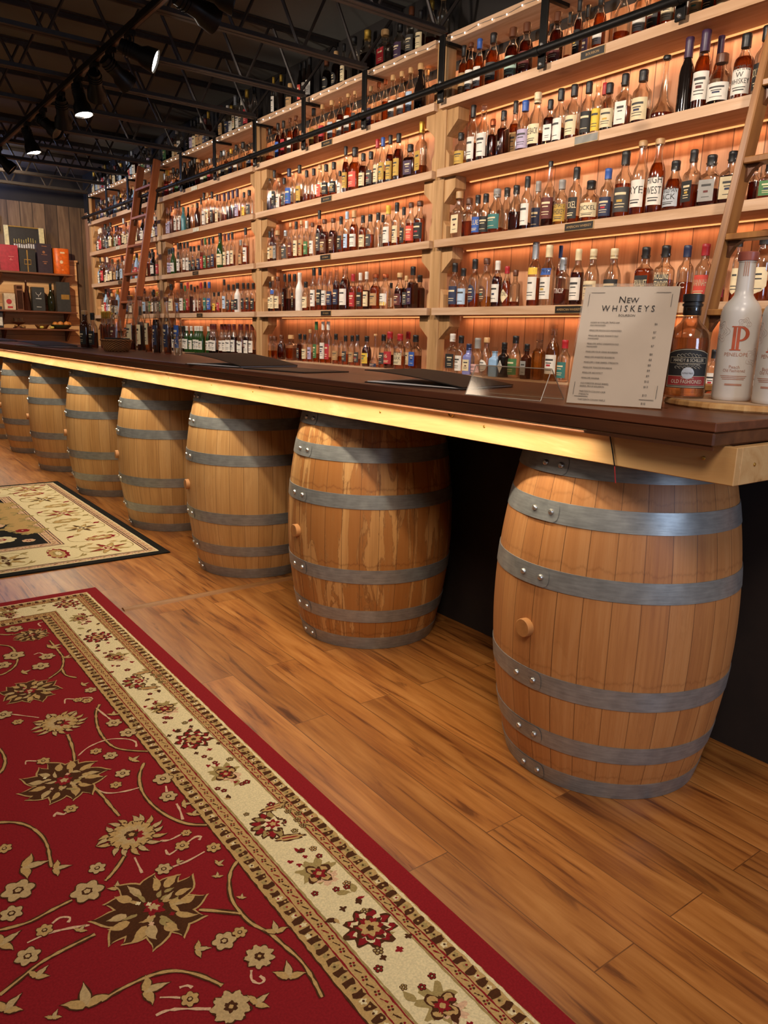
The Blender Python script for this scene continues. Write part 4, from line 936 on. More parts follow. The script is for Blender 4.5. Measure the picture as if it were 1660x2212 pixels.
LIQW = {'A': 'amber', 'D': 'dark amber', 'L': 'pale gold', 'C': 'clear', 'K': 'black', 'W': 'white', 'N': 'brown', 'G': 'green', 'S': 'sky-blue', 'P': 'lilac-blue', 'T': 'teal'}
SHW = {'b': '', 'r': 'slim ', 's': 'squat ', 'q': 'square ', 'o': 'round ', 'd': 'long-necked ', 'd2': 'tall ', 't': 'flared ', 'n': 'tall '}
BOTTLES = {
"1A":[[3.398,"f",0.262,0.0261,"b","A",9,"tan","black",""],
 [3.344,"f",0.262,0.027,"r","A",9,"white","brown","OLD SOUL"],
 [3.276,"f",0.262,0.0293,"r","A",9,"white","blue","OLD SOUL"],
 [3.174,"f",0.262,0.0365,"r","A",9,"charcoal","black",""],
 [3.034,"f",0.249,0.0368,"s","D",9,"mint","brown","PEERLESS"],
 [2.941,"f",0.246,0.0349,"s","D",9,"maroon","brown","PEERLESS"],
 [2.906,"b",0.262,0.0276,"s","D",9,"maroon","brown","PEERLESS"],
 [2.747,"f",0.237,0.0335,"s","D",9,"maroon","brown","PEERLESS"],
 [2.755,"b",0.262,0.0231,"o","A",4,"none","black",""],
 [2.617,"f",0.255,0.0209,"b","D",9,"black","black",""],
 [2.649,"b",0.262,0.0226,"b","A",3,"plum","black",""],
 [2.495,"f",0.239,0.0283,"s","A",9,"white","black",""],
 [2.373,"f",0.23,0.0374,"o","A",3,"none","black",""],
 [2.281,"f",0.224,0.0301,"b","A",5,"white","red",""],
 [2.209,"f",0.217,0.0296,"b","D",5,"charcoal","black",""],
 [2.143,"f",0.207,0.0291,"s","A",5,"cream","cork",""],
 [2.078,"f",0.201,0.0287,"b","A",7,"white","black",""],
 [2.015,"f",0.192,0.0282,"o","A",6,"tan","cork",""],
 [1.955,"f",0.189,0.0278,"b","D",8,"black","black",""],
 [1.896,"f",0.184,0.0273,"r","A",9,"cream","brown",""]],
"1B":[[3.39,"f",0.18,0.0347,"s","L",3,"gold","black",""],
 [3.3,"f",0.3,0.0286,"b","D",5,"white","black",""],
 [3.218,"f",0.288,0.0322,"b","D",4,"white","clear",""],
 [3.145,"f",0.202,0.0265,"q","D",9,"none","copper",""],
 [3.068,"f",0.227,0.03,"q","D",9,"none","black","K"],
 [3.082,"b",0.293,0.0265,"q","A",9,"tan","black",""],
 [2.919,"f",0.243,0.0354,"b","A",4,"lilac","blue",""],
 [2.839,"f",0.263,0.0411,"o","D",4,"cream","cream","PIECE BACK"],
 [2.754,"f",0.214,0.0269,"q","D",9,"white","black",""],
 [2.691,"f",0.248,0.0314,"b","D",4,"white","black",""],
 [2.611,"f",0.248,0.0332,"b","A",3,"cream","black",""],
 [2.526,"f",0.242,0.0303,"b","D",4,"black","black",""],
 [2.472,"f",0.236,0.023,"b","L",3,"yellow","clear",""],
 [2.515,"b",0.253,0.0213,"b","A",9,"white","red",""],
 [2.409,"f",0.21,0.0329,"b","D",3,"cream","black",""],
 [2.328,"f",0.228,0.0334,"q","A",6,"white","black",""],
 [2.235,"f",0.222,0.0403,"b","D",4,"cream","black",""],
 [2.126,"f",0.251,0.05,"d","A",6,"none","black",""],
 [2.027,"f",0.293,0.03,"r","K",9,"none","plum",""],
 [2.032,"b",0.293,0.0148,"r","A",9,"white","plum",""],
 [1.955,"f",0.3,0.0336,"r","A",9,"white","plum",""],
 [1.948,"b",0.3,0.0228,"r","A",9,"white","plum",""],
 [1.875,"f",0.195,0.0429,"s","D",4,"white","brown",""],
 [1.781,"f",0.241,0.037,"b","A",9,"white","black","WYOMING|W|WHISKEY"],
 [1.702,"f",0.247,0.0343,"b","C",0,"black","black","BOURBON"]],
"1C":[[3.381,"f",0.252,0.0385,"q","C",0,"cream","tan",""],
 [3.298,"f",0.209,0.0337,"q","A",6,"none","brown",""],
 [3.23,"f",0.215,0.029,"b","A",3,"blue","black","BLUE"],
 [3.168,"f",0.214,0.0312,"b","A",2,"black","black",""],
 [3.085,"f",0.228,0.0441,"o","A",2,"teal","grey",""],
 [3.109,"b",0.249,0.0354,"o","A",2,"none","black",""],
 [2.946,"f",0.227,0.0364,"o","D",6,"none","black",""],
 [2.872,"f",0.26,0.0282,"b","D",2,"white","black",""],
 [2.888,"b",0.252,0.0287,"b","A",2,"navy","grey",""],
 [2.726,"f",0.308,0.0336,"d2","D",6,"maroon","black",""],
 [2.644,"f",0.213,0.033,"b","L",2,"gold","grey","JOE MAY'S|WHISKEY"],
 [2.56,"f",0.257,0.0312,"b","A",2,"black","black","DICKEL"],
 [2.468,"f",0.185,0.0436,"s","A",2,"cream","black","DICKEL"],
 [2.376,"f",0.224,0.032,"b","D",5,"navy","blue",""],
 [2.288,"f",0.283,0.0384,"b","A",7,"charcoal","black",""],
 [2.204,"f",0.311,0.0353,"r","A",5,"white","tan","RYE"],
 [2.12,"f",0.305,0.0358,"r","A",9,"white","tan","HIGH|WEST"],
 [2.032,"f",0.204,0.0405,"o","A",9,"silver","black","GENTLEMAN|JACK"],
 [1.952,"f",0.234,0.0322,"q","A",6,"black","black",""],
 [1.869,"f",0.201,0.04,"q","D",5,"grey","black",""],
 [1.778,"f",0.2,0.0391,"q","D",8,"cream","black",""],
 [1.735,"b",0.172,0.0186,"q","D",8,"none","black",""],
 [1.624,"f",0.133,0.0336,"q","A",8,"green","black",""]],
"1D":[[3.392,"f",0.247,0.0319,"b","A",2,"navy","black",""],
 [3.319,"f",0.215,0.0299,"b","A",5,"ice","black",""],
 [3.227,"f",0.258,0.0322,"b","A",4,"navyO","black",""],
 [3.135,"f",0.257,0.033,"b","L",3,"brownO","brown",""],
 [3.05,"f",0.239,0.0284,"b","D",9,"white","white",""],
 [2.979,"f",0.207,0.0267,"o","A",9,"creamD","red","STONE"],
 [2.916,"f",0.186,0.0251,"q","A",2,"none","brown",""],
 [2.786,"f",0.313,0.0322,"b","A",6,"whiteY","silver",""],
 [2.695,"f",0.292,0.0366,"b","C",0,"whiteB","cream",""],
 [2.707,"b",0.299,0.018,"b","A",9,"none","blue",""],
 [2.6,"f",0.227,0.0335,"q","A",5,"none","silver","TINCUP"],
 [2.51,"f",0.26,0.0316,"b","D",8,"white","cream",""],
 [2.422,"f",0.254,0.037,"o","L",1,"cream","cream",""],
 [2.304,"f",0.248,0.0394,"o","A",2,"black","cream",""],
 [2.136,"f",0.242,0.0368,"q","A",9,"black","black","RIVALIST"],
 [2.036,"f",0.241,0.0394,"q","A",6,"charcoal","black","ROLLING|STANDARD"],
 [1.934,"f",0.234,0.0329,"b","A",5,"none","navy","KC"],
 [1.851,"f",0.234,0.0333,"b","L",3,"coral","red","SAVANNAH"],
 [1.782,"f",0.232,0.0296,"b","A",3,"crimson","red",""],
 [1.706,"f",0.265,0.0197,"b","A",4,"creamS","black",""],
 [1.605,"f",0.266,0.0455,"b","A",4,"creamS","black",""]],
"1E":[[3.385,"f",0.225,0.0353,"q","C",0,"black","white",""],
 [3.312,"f",0.215,0.0317,"b","C",0,"white","black",""],
 [3.244,"f",0.171,0.0304,"q","P",9,"cream","navy",""],
 [3.173,"f",0.204,0.0357,"t","C",0,"pink","grey","HARE"],
 [3.103,"f",0.208,0.0331,"o","C",0,"whiteO","cork",""],
 [3.035,"f",0.158,0.0299,"q","S",9,"none","clear",""],
 [2.966,"f",0.184,0.03,"q","K",9,"whiteD","black","HENDRICK'S"],
 [2.885,"f",0.22,0.0362,"o","C",0,"green","black",""],
 [2.802,"f",0.18,0.0277,"q","N",9,"grey","black",""],
 [2.72,"f",0.235,0.0324,"q","L",9,"none","clear",""],
 [2.627,"f",0.277,0.0344,"r","L",9,"white","clear",""],
 [2.551,"f",0.205,0.0313,"b","C",0,"teal","red",""],
 [1.759,"f",0.181,0.0228,"b","A",5,"white","black",""],
 [1.586,"f",0.18,0.0201,"b","A",6,"white","black",""]],
"2T":[[5.837,"f",0.276,0.0285,"o","C",0,"none","black",""],
 [5.523,"f",0.271,0.022,"r","D",3,"white","gold",""],
 [5.41,"f",0.261,0.0238,"r","K",9,"none","gold",""],
 [5.276,"f",0.173,0.034,"s","L",3,"tan","cork",""],
 [5.135,"f",0.273,0.0217,"r","K",9,"coral","black",""],
 [5.073,"f",0.273,0.0227,"r","K",9,"white","black",""],
 [5.006,"f",0.279,0.0295,"r","K",9,"white","black",""],
 [4.785,"f",0.211,0.0309,"s","D",9,"blackO","brown",""],
 [4.669,"f",0.231,0.0311,"s","D",9,"blackO","cork",""],
 [4.578,"f",0.253,0.0238,"r","A",5,"cream","black",""],
 [4.463,"f",0.264,0.0414,"o","C",0,"none","black",""],
 [4.313,"f",0.26,0.046,"q","D",7,"none","gold",""],
 [4.128,"f",0.214,0.0464,"q","L",2,"red","cork",""],
 [3.982,"f",0.206,0.0348,"b","D",4,"plum","black",""],
 [3.876,"f",0.264,0.0307,"s","D",5,"charcoal","brown",""],
 [3.79,"b",0.222,0.0269,"b","A",6,"cream","black",""],
 [3.696,"f",0.242,0.0331,"r","A",3,"none","gold",""],
 [3.595,"f",0.252,0.0357,"o","A",3,"none","cork",""]],
"2A":[[5.571,"f",0.249,0.0338,"o","A",3,"none","black",""],
 [5.579,"b",0.262,0.0254,"b","A",3,"cream","brown",""],
 [5.444,"f",0.262,0.0256,"r","D",9,"blue","black",""],
 [5.36,"f",0.262,0.0253,"r","D",9,"red","black",""],
 [5.264,"f",0.262,0.0237,"b","A",9,"white","brown",""],
 [5.179,"f",0.262,0.0263,"b","D",9,"none","brown",""],
 [5.063,"f",0.262,0.0259,"o","A",3,"none","clear",""],
 [4.936,"f",0.262,0.032,"r","D",6,"gold","black",""],
 [4.823,"f",0.262,0.0262,"b","A",6,"red","tan",""],
 [4.701,"f",0.262,0.0317,"b","A",3,"silver","cork",""],
 [4.598,"f",0.262,0.0257,"b","D",8,"white","clear",""],
 [4.506,"f",0.262,0.0288,"r","A",9,"white","cork",""],
 [4.431,"f",0.262,0.0228,"r","A",5,"charcoal","cork",""],
 [4.319,"f",0.251,0.0231,"b","A",3,"none","gold",""],
 [4.252,"f",0.25,0.0251,"b","A",3,"plum","cork",""],
 [4.171,"f",0.255,0.0211,"b","A",2,"none","copper",""],
 [4.103,"f",0.256,0.0209,"b","A",7,"none","copper",""],
 [4.026,"f",0.262,0.0277,"b","C",0,"white","cork",""],
 [3.939,"f",0.262,0.0273,"b","A",4,"white","cork",""],
 [3.855,"f",0.262,0.0269,"b","C",0,"ice","cork",""],
 [3.762,"f",0.262,0.0367,"o","K",9,"none","cork",""],
 [3.824,"b",0.262,0.0244,"b","A",4,"tan","cork",""]],
"2B":[[5.581,"f",0.293,0.0237,"b","D",5,"none","black",""],
 [5.505,"f",0.294,0.0252,"r","D",5,"black","black",""],
 [5.438,"f",0.231,0.0232,"b","A",5,"white","cork",""],
 [5.353,"f",0.219,0.0274,"b","A",4,"charcoal","black",""],
 [5.279,"f",0.273,0.0315,"b","A",2,"blue","navy",""],
 [5.392,"b",0.3,0.0233,"b","C",0,"white","clear",""],
 [5.128,"f",0.275,0.0282,"b","D",3,"gold","black",""],
 [5.029,"f",0.225,0.0245,"b","A",4,"none","black",""],
 [4.932,"f",0.223,0.0258,"b","A",3,"none","black",""],
 [4.849,"f",0.234,0.0263,"b","A",3,"coral","cork",""],
 [4.769,"f",0.226,0.0305,"s","A",3,"black","black",""],
 [4.672,"f",0.226,0.0296,"s","A",2,"black","black",""],
 [4.595,"f",0.159,0.0198,"b","A",2,"white","black",""],
 [4.528,"f",0.3,0.0235,"r","D",9,"gold","black",""],
 [4.418,"f",0.275,0.0424,"s","A",9,"coral","black",""],
 [4.324,"f",0.225,0.0296,"s","D",9,"cream","black",""],
 [4.239,"f",0.222,0.03,"s","D",6,"charcoal","black",""],
 [4.172,"f",0.282,0.0245,"r","D",4,"cream","red",""],
 [4.113,"f",0.282,0.0257,"r","D",4,"gold","blue",""],
 [4.037,"f",0.282,0.0261,"r","D",8,"gold","black",""],
 [3.954,"f",0.277,0.0315,"r","D",9,"gold","black",""],
 [4.0,"b",0.266,0.0182,"b","C",0,"none","clear",""],
 [3.836,"f",0.196,0.0378,"q","D",9,"plum","black",""],
 [3.735,"f",0.3,0.0344,"q","A",3,"gold","gold",""]],
"2C":[[5.585,"f",0.235,0.0199,"b","A",5,"cream","black",""],
 [5.537,"f",0.254,0.0262,"r","N",9,"tan","brown",""],
 [5.461,"f",0.231,0.0355,"q","C",0,"grey","tan",""],
 [5.335,"f",0.22,0.0332,"o","C",0,"charcoal","silver",""],
 [5.259,"f",0.268,0.0219,"b","A",3,"maroon","cork",""],
 [5.177,"f",0.268,0.0229,"b","A",2,"cream","black",""],
 [5.102,"f",0.268,0.0214,"b","A",5,"tan","cork",""],
 [5.026,"f",0.257,0.0245,"b","A",4,"green","white",""],
 [4.945,"f",0.238,0.0242,"b","C",0,"white","brown",""],
 [4.853,"f",0.311,0.0239,"r","D",9,"charcoal","black",""],
 [4.785,"f",0.245,0.0315,"b","D",9,"brown","brown",""],
 [4.673,"f",0.241,0.0295,"b","D",9,"brown","brown",""],
 [4.575,"f",0.242,0.0248,"b","A",5,"black","black",""],
 [4.502,"f",0.266,0.0242,"r","A",6,"ice","ice",""],
 [4.419,"f",0.265,0.0291,"s","A",9,"white","cork",""],
 [4.315,"f",0.223,0.0257,"s","A",9,"cream","black",""],
 [4.233,"f",0.221,0.0283,"s","A",6,"charcoal","black",""],
 [4.147,"f",0.222,0.0257,"s","C",0,"none","black",""],
 [4.228,"b",0.228,0.022,"b","C",0,"grey","black",""],
 [4.04,"f",0.253,0.0323,"b","A",2,"white","yellow",""],
 [3.953,"f",0.26,0.027,"b","A",3,"cream","black",""],
 [3.883,"f",0.226,0.0212,"b","A",2,"black","black",""],
 [3.812,"f",0.244,0.0298,"b","A",7,"coral","brown",""],
 [3.728,"f",0.243,0.035,"b","A",8,"black","brown",""]],
"2D":[[5.584,"f",0.231,0.0206,"b","D",2,"cream","black",""],
 [5.539,"f",0.266,0.0231,"b","A",3,"creamB","cork",""],
 [5.462,"f",0.263,0.0281,"b","D",3,"cream","brown",""],
 [5.35,"f",0.278,0.0225,"q","D",9,"charcoal","black",""],
 [5.279,"f",0.275,0.0223,"q","D",5,"none","black",""],
 [5.201,"f",0.271,0.0254,"q","D",5,"black","black",""],
 [5.126,"f",0.277,0.0327,"r","W",9,"none","white",""],
 [5.037,"f",0.209,0.0282,"b","A",2,"cream","black",""],
 [4.924,"f",0.301,0.0269,"r","A",3,"white","black",""],
 [4.843,"f",0.3,0.0242,"r","A",3,"black","black",""],
 [4.779,"f",0.29,0.0232,"r","A",3,"white","clear",""],
 [4.702,"f",0.286,0.0269,"r","D",5,"navy","clear",""],
 [4.623,"f",0.293,0.025,"r","D",9,"navy","clear",""],
 [4.517,"f",0.298,0.0385,"r","D",9,"white","clear",""],
 [4.419,"f",0.235,0.025,"b","A",9,"red","red",""],
 [4.332,"f",0.238,0.024,"b","A",9,"black","white",""],
 [4.26,"f",0.242,0.0237,"b","D",7,"cream","white",""],
 [4.161,"f",0.223,0.0357,"b","A",9,"tan","copper",""],
 [4.053,"f",0.218,0.0351,"b","C",0,"whiteY","copper",""],
 [4.12,"b",0.172,0.0183,"b","L",2,"white","black",""],
 [3.903,"f",0.218,0.0343,"o","D",8,"maroon","cork",""],
 [3.837,"f",0.198,0.0214,"q","D",9,"charcoal","cork",""],
 [3.774,"f",0.248,0.0326,"q","D",9,"plum","black",""],
 [3.824,"b",0.207,0.0315,"q","D",9,"none","black",""]],
"2E":[[5.577,"f",0.178,0.0273,"s","L",5,"none","brown",""],
 [5.517,"f",0.18,0.0314,"s","A",5,"none","brown",""],
 [5.406,"f",0.19,0.0353,"o","D",9,"none","brown",""],
 [5.256,"f",0.192,0.0433,"q","A",7,"none","cork",""],
 [5.121,"f",0.202,0.0255,"q","D",9,"charcoal","black",""],
 [5.05,"f",0.199,0.0232,"b","A",2,"cream","black",""],
 [4.973,"f",0.236,0.0209,"b","A",4,"lilac","tan",""],
 [4.886,"f",0.292,0.0239,"b","A",3,"green","green",""],
 [4.794,"f",0.292,0.0236,"b","A",3,"white","white",""],
 [4.723,"f",0.293,0.025,"b","A",2,"red","white",""],
 [4.622,"f",0.209,0.0262,"s","A",3,"tan","black",""],
 [4.558,"f",0.19,0.0216,"s","A",4,"none","clear",""],
 [4.501,"f",0.199,0.0242,"s","A",5,"charcoal","black",""],
 [4.418,"f",0.2,0.0239,"s","A",3,"tan","black",""],
 [4.354,"f",0.205,0.0229,"s","A",3,"charcoal","black",""],
 [4.245,"f",0.199,0.0338,"o","D",9,"yellow","black",""],
 [4.149,"f",0.214,0.034,"d","A",3,"navy","cork",""],
 [4.057,"f",0.212,0.0292,"s","A",3,"charcoal","black",""],
 [3.99,"f",0.23,0.0375,"s","D",5,"red","red","46"],
 [3.883,"f",0.218,0.0372,"s","A",5,"cream","red","MAKER'S|MARK"],
 [3.923,"b",0.233,0.0289,"s","A",5,"cream","red",""],
 [3.725,"f",0.213,0.0373,"q","A",6,"blue","black",""]],
"3B":[[7.686,"f",0.265,0.0237,"b","C",0,"lilac","pink",""],
 [7.636,"f",0.263,0.0245,"b","C",0,"lilac","clear",""],
 [7.686,"b",0.291,0.0229,"b","C",0,"white","clear",""],
 [7.589,"f",0.272,0.0219,"b","A",9,"none","maroon",""],
 [7.475,"f",0.3,0.0237,"b","A",5,"white","black",""],
 [7.38,"f",0.294,0.0234,"b","A",5,"white","black",""],
 [7.289,"f",0.227,0.0262,"r","T",9,"none","teal",""],
 [7.174,"f",0.214,0.0179,"b","K",9,"charcoal","black",""],
 [7.074,"f",0.227,0.0217,"b","L",5,"none","cork",""],
 [6.963,"f",0.228,0.0253,"b","N",9,"none","black",""],
 [7.098,"b",0.3,0.0179,"b","A",4,"white","black",""],
 [6.811,"f",0.295,0.023,"b","A",4,"white","black",""],
 [6.729,"f",0.285,0.0209,"b","A",4,"cream","cork",""],
 [6.638,"f",0.282,0.0225,"b","D",5,"charcoal","black",""],
 [6.537,"f",0.248,0.0204,"b","A",3,"cream","black",""],
 [6.689,"b",0.279,0.019,"b","A",3,"grey","maroon",""],
 [6.391,"f",0.239,0.0219,"b","A",4,"none","plum",""],
 [6.308,"f",0.241,0.0217,"b","D",7,"none","plum",""],
 [6.226,"f",0.244,0.0214,"b","D",6,"none","plum",""],
 [6.144,"f",0.246,0.0239,"b","A",4,"lilac","plum",""],
 [6.021,"f",0.202,0.0209,"b","L",3,"yellow","black",""],
 [5.926,"f",0.206,0.0284,"b","C",0,"charcoal","black",""]],
"3C":[[7.684,"f",0.251,0.025,"b","A",2,"lilac","black",""],
 [7.634,"f",0.253,0.0247,"b","A",2,"lilac","black",""],
 [7.576,"f",0.256,0.0317,"o","G",9,"white","navy",""],
 [7.691,"b",0.232,0.0184,"b","G",9,"white","black",""],
 [7.443,"f",0.289,0.0218,"b","A",3,"white","black",""],
 [7.617,"b",0.316,0.0213,"b","A",3,"white","black",""],
 [7.292,"f",0.287,0.0214,"b","A",3,"white","black",""],
 [7.214,"f",0.286,0.0213,"b","A",3,"white","black",""],
 [7.143,"f",0.238,0.0231,"b","D",3,"charcoal","black",""],
 [7.063,"f",0.232,0.0229,"b","D",3,"charcoal","black",""],
 [6.956,"f",0.233,0.0226,"b","D",4,"navy","black",""],
 [6.879,"f",0.283,0.0225,"b","A",8,"red","maroon",""],
 [6.808,"f",0.286,0.0223,"b","A",6,"green","green",""],
 [6.72,"f",0.279,0.0211,"b","A",4,"charcoal","black",""],
 [6.638,"f",0.281,0.0219,"b","A",5,"navy","black",""],
 [6.488,"f",0.299,0.0364,"o","G",9,"cream","black",""],
 [6.399,"f",0.288,0.0203,"b","A",5,"cream","maroon",""],
 [6.321,"f",0.285,0.0201,"b","A",5,"white","navy",""],
 [6.25,"f",0.288,0.0209,"b","A",5,"cream","black",""],
 [6.093,"f",0.211,0.0223,"b","A",7,"tan","grey",""],
 [6.001,"f",0.299,0.0255,"r","A",7,"white","black",""]],
"3D":[[7.657,"f",0.289,0.0365,"b","C",0,"cream","black",""],
 [7.504,"f",0.228,0.0201,"b","A",3,"blue","clear",""],
 [7.393,"f",0.29,0.025,"b","A",3,"white","black",""],
 [7.308,"f",0.262,0.0186,"b","A",3,"green","green",""],
 [7.24,"f",0.289,0.0195,"b","A",3,"red","red",""],
 [7.157,"f",0.266,0.0204,"b","D",8,"none","black",""],
 [7.076,"f",0.244,0.0192,"b","A",3,"white","black",""],
 [7.235,"b",0.265,0.0186,"b","A",3,"white","brown",""],
 [6.928,"f",0.277,0.0228,"b","A",3,"maroon","red",""],
 [6.837,"f",0.278,0.0226,"b","A",3,"teal","black",""],
 [6.745,"f",0.274,0.0253,"b","A",3,"blue","blue",""],
 [6.642,"f",0.179,0.0202,"s","A",4,"yellow","black",""],
 [6.547,"f",0.181,0.0219,"s","A",3,"red","black",""],
 [6.428,"f",0.284,0.0207,"r","L",3,"ice","black",""],
 [6.342,"f",0.237,0.0214,"b","A",5,"charcoal","black",""],
 [6.246,"f",0.233,0.0211,"b","A",5,"charcoal","black",""],
 [6.168,"f",0.243,0.0282,"b","W",9,"black","black",""],
 [6.057,"f",0.239,0.0225,"b","A",5,"black","black",""],
 [5.972,"f",0.236,0.0205,"b","A",5,"black","black",""],
 [5.876,"f",0.232,0.0237,"b","A",5,"black","black",""]]}
BAYB = {1: 'right-hand bay', 2: 'centre bay', 3: 'left-of-centre bay'}
for key, rows in BOTTLES.items():
    bay, k = int(key[0]), key[1]
    rows.sort(key=lambda r: -r[0])
    for i, (y, rw, H, R, sh, liq, fill, lab, cap, text) in enumerate(rows):
        X = 3.02 if k == 'T' else XS+(.075 if rw == 'f' else .172)
        base = lab[:-1] if lab not in COLS and lab != 'none' else lab
        lb = '%s%s bottle, %s, %s cap, %s from left, %s, %s' % (SHW[sh], LIQW[liq], ('%s label' % base) if lab != 'none' else 'unlabelled', cap, ORDW[i+1], SHELFN[k], BAYB[bay])
        make_bottle((X, y, LEVEL[k]+.0004), H, R, sh, liq, fill, lab, cap, text.replace('_', ' ') if text else '', lb, 'bottles on the %s, %s' % (SHELFN[k], BAYB[bay]), 20 if bay == 1 else 14)

# the small far-off bottles beyond the first three hundred: one object
def far_bottles():
    rnd = random.Random(11); big = MB(); mats = []; idx = {}
    def mi(m):
        if m.name not in idx: idx[m.name] = len(mats); mats.append(m)
        return idx[m.name]
    rows = []
    for k in 'TAE': rows.append((5.92 if k != 'T' else 5.80, 7.72, k, 3))
    for k in 'TABCDE': rows.append((7.92, 9.98, k, 4))
    labs = ['white', 'cream', 'black', 'charcoal', 'navy', 'tan', 'red', 'ice', 'green', 'lilac', 'white', 'cream', 'none', 'none']
    for y0, y1, k, bay in rows:
        y = y0
        while y < y1:
            R = rnd.uniform(.027, .037); H = rnd.uniform(.20, .29) if k in 'ET' else rnd.uniform(.21, .31 if k != 'A' else .258)
            sh = rnd.choice('bbbbrrsqo'); liq = rnd.choice('AAADLCCCCKCS' if bay == 4 else 'AAAADDDLCC'); lab = rnd.choice(labs); cap = rnd.choice(['black', 'black', 'black', 'cork', 'white', 'maroon', 'silver', 'gold', 'clear'])
            if k == 'T' and rnd.random() < .35: y += R*2; continue
            if k == 'E' and bay == 3:
                if y > 7.3: liq, lab, cap, sh, H = 'K', 'white', 'black', 'r', .25
                elif y > 6.75: liq, lab, cap, sh, H = 'G', 'white', 'white', 'r', .25
                else: liq, lab, cap, sh, H = 'D', 'white', 'maroon', 'r', .27
                R = .032
            if k == 'A' and bay == 3 and 6.9 < y < 7.2: liq, lab, cap, sh, H, R = 'K', 'none', 'black', 'r', .26, .034
            X = 3.02 if k == 'T' else XS+.075+rnd.uniform(-.01, .03)
            y += R
            for nm, p_ in bottle_parts(H, R, sh, liq, rnd.randint(2, 8), lab, cap, '', 10, rnd).items():
                if not p_: continue
                mb, ms = p_; ms = ms if isinstance(ms, list) else [ms]
                bb = len(big.v); big.v += [(a+X, c+y, d+LEVEL[k]+.0004) for a, c, d in mb.v]
                for f_, m_, s_ in zip(mb.f, mb.m, mb.sm): big.f.append(tuple(bb+q for q in f_)); big.m.append(mi(ms[m_])); big.sm.append(s_)
            y += R+rnd.uniform(.002, .018)
    o = big.build('liquor_bottles', mats); o['kind'] = 'stuff'
    tag(o, 'rows of small distant bottles crowding the far-left shelves', 'bottles')
far_bottles()

# ------------------------------------------------------------------ things on the bar
ZC = 1.0894
NB = [('b1', 'b', 'N', 9, 'black', 'cork', '', 'dark round bottle with square black label, left end of the bar-top bottle cluster'), ('b2', 'b', 'D', 6, 'black', 'black', '', 'black-capped dark bottle behind the leftmost one on the bar top'),
      ('g1', 's', 'A', 9, 'none', 'gold', '', 'amber bottle left in the gold-capped four behind the basket'), ('g2', 's', 'A', 8, 'none', 'gold', '', 'second of four gold-capped amber bottles behind the basket'), ('g3', 's', 'A', 9, 'none', 'gold', '', 'third of four gold-capped amber bottles behind the basket'), ('g4', 's', 'A', 8, 'none', 'gold', '', 'rightmost of four gold-capped amber bottles behind the basket'),
      ('m', 'b', 'C', 0, 'maroon', 'brown', '', 'bottle with big maroon label standing behind the wicker basket'), ('c1', 'n', 'D', 7, 'cream', 'brown', '', 'tall dark bottle with cream label right behind the basket, left of its twin'), ('c2', 'n', 'D', 7, 'cream', 'brown', '', 'tall dark bottle with cream label right behind the basket, right of its twin'),
      ('k', 'b', 'D', 9, 'charcoal', 'black', '', 'black-capped dark bottle between the cream-labelled pair and the tall row'), ('t1', 'n', 'A', 7, 'cream', 'brown', '', 'tall long-necked bottle with cream label, leftmost of the six-bottle row'), ('t2', 'n', 'D', 9, 'maroon', 'brown', '', 'tall long-necked bottle with maroon label, second of the six-bottle row'),
      ('t3', 'n', 'D', 9, 'navy', 'brown', '', 'tall long-necked bottle with dark navy label, third of the six-bottle row'), ('t4', 'n', 'D', 7, 'plum', 'brown', '', 'tall long-necked bottle with plum label, fourth of the six-bottle row'), ('t5', 'n', 'A', 5, 'navy', 'brown', '', 'tall long-necked bottle with navy label, fifth of the six-bottle row'), ('t6', 'n', 'C', 3, 'blue', 'brown', '', 'tall long-necked bottle with bright blue label, rightmost of the six-bottle row'),
      ('sm', 'o', 'C', 0, 'none', 'clear', '', 'small empty clear glass bottle at the right of the bar-top cluster')]
CB = {'b1': (1.87, 6.66, .300, .045), 'b2': (1.90, 6.55, .282, .036), 'g1': (2.03, 6.70, .30, .029), 'g2': (2.03, 6.625, .30, .029), 'g3': (2.03, 6.545, .301, .029), 'g4': (2.04, 6.47, .287, .029), 'm': (1.95, 6.12, .377, .042),
      'c1': (2.02, 5.98, .405, .0345), 'c2': (2.07, 5.90, .405, .0345), 'k': (2.12, 6.05, .334, .0255), 't1': (1.98, 5.50, .383, .025), 't2': (2.04, 5.47, .387, .0253), 't3': (1.97, 5.31, .378, .0258), 't4': (2.03, 5.27, .381, .0261), 't5': (1.96, 5.08, .372, .025), 't6': (2.02, 5.05, .369, .0268), 'sm': (1.94, 4.87, .141, .0257)}
for nm, sh, liq, fill, lab, cap, tx, lb in NB:
    x, y, H, R = CB[nm]; make_bottle((x, y, ZC), H, R, sh, liq, fill, lab, cap, tx, lb, 'bottles clustered on the bar top', 16)

# wicker basket
t = thing('wicker_basket', 'low oval wicker basket on the bar in front of the bottle cluster', 'basket', (1.80, 5.66, ZC), .1)
def t_wick():
    m = NT('brown_wicker'); tc = m.n('TexCoord').outputs['Object']; sp = m.n('SeparateXYZ', {0: tc})
    a = m.math('MULTIPLY', m.math('ARCTAN2', sp.outputs[1], sp.outputs[0]), 26.0); zz_ = m.math('MULTIPLY', sp.outputs[2], 420.0)
    f = m.math('MULTIPLY', m.math('SINE', a), m.math('SINE', zz_)); f = m.math('ADD', .5, m.math('MULTIPLY', f, .5))
    m.out(m.ramp(f, [(0, S('#5a3019')), (.5, S('#96602f')), (1, S('#bb8450'))]), .65); m.bump(f, .8, .004); return m.m
M_wick = t_wick()
b = MB(); b.lathe([(.105, 0), (.112, .004), (.125, .03), (.138, .075), (.142, .080), (.136, .082), (.130, .075), (.118, .03), (.102, .006), (.001, .006)], 44, ax=.72); b.build('basket_body', M_wick, t)
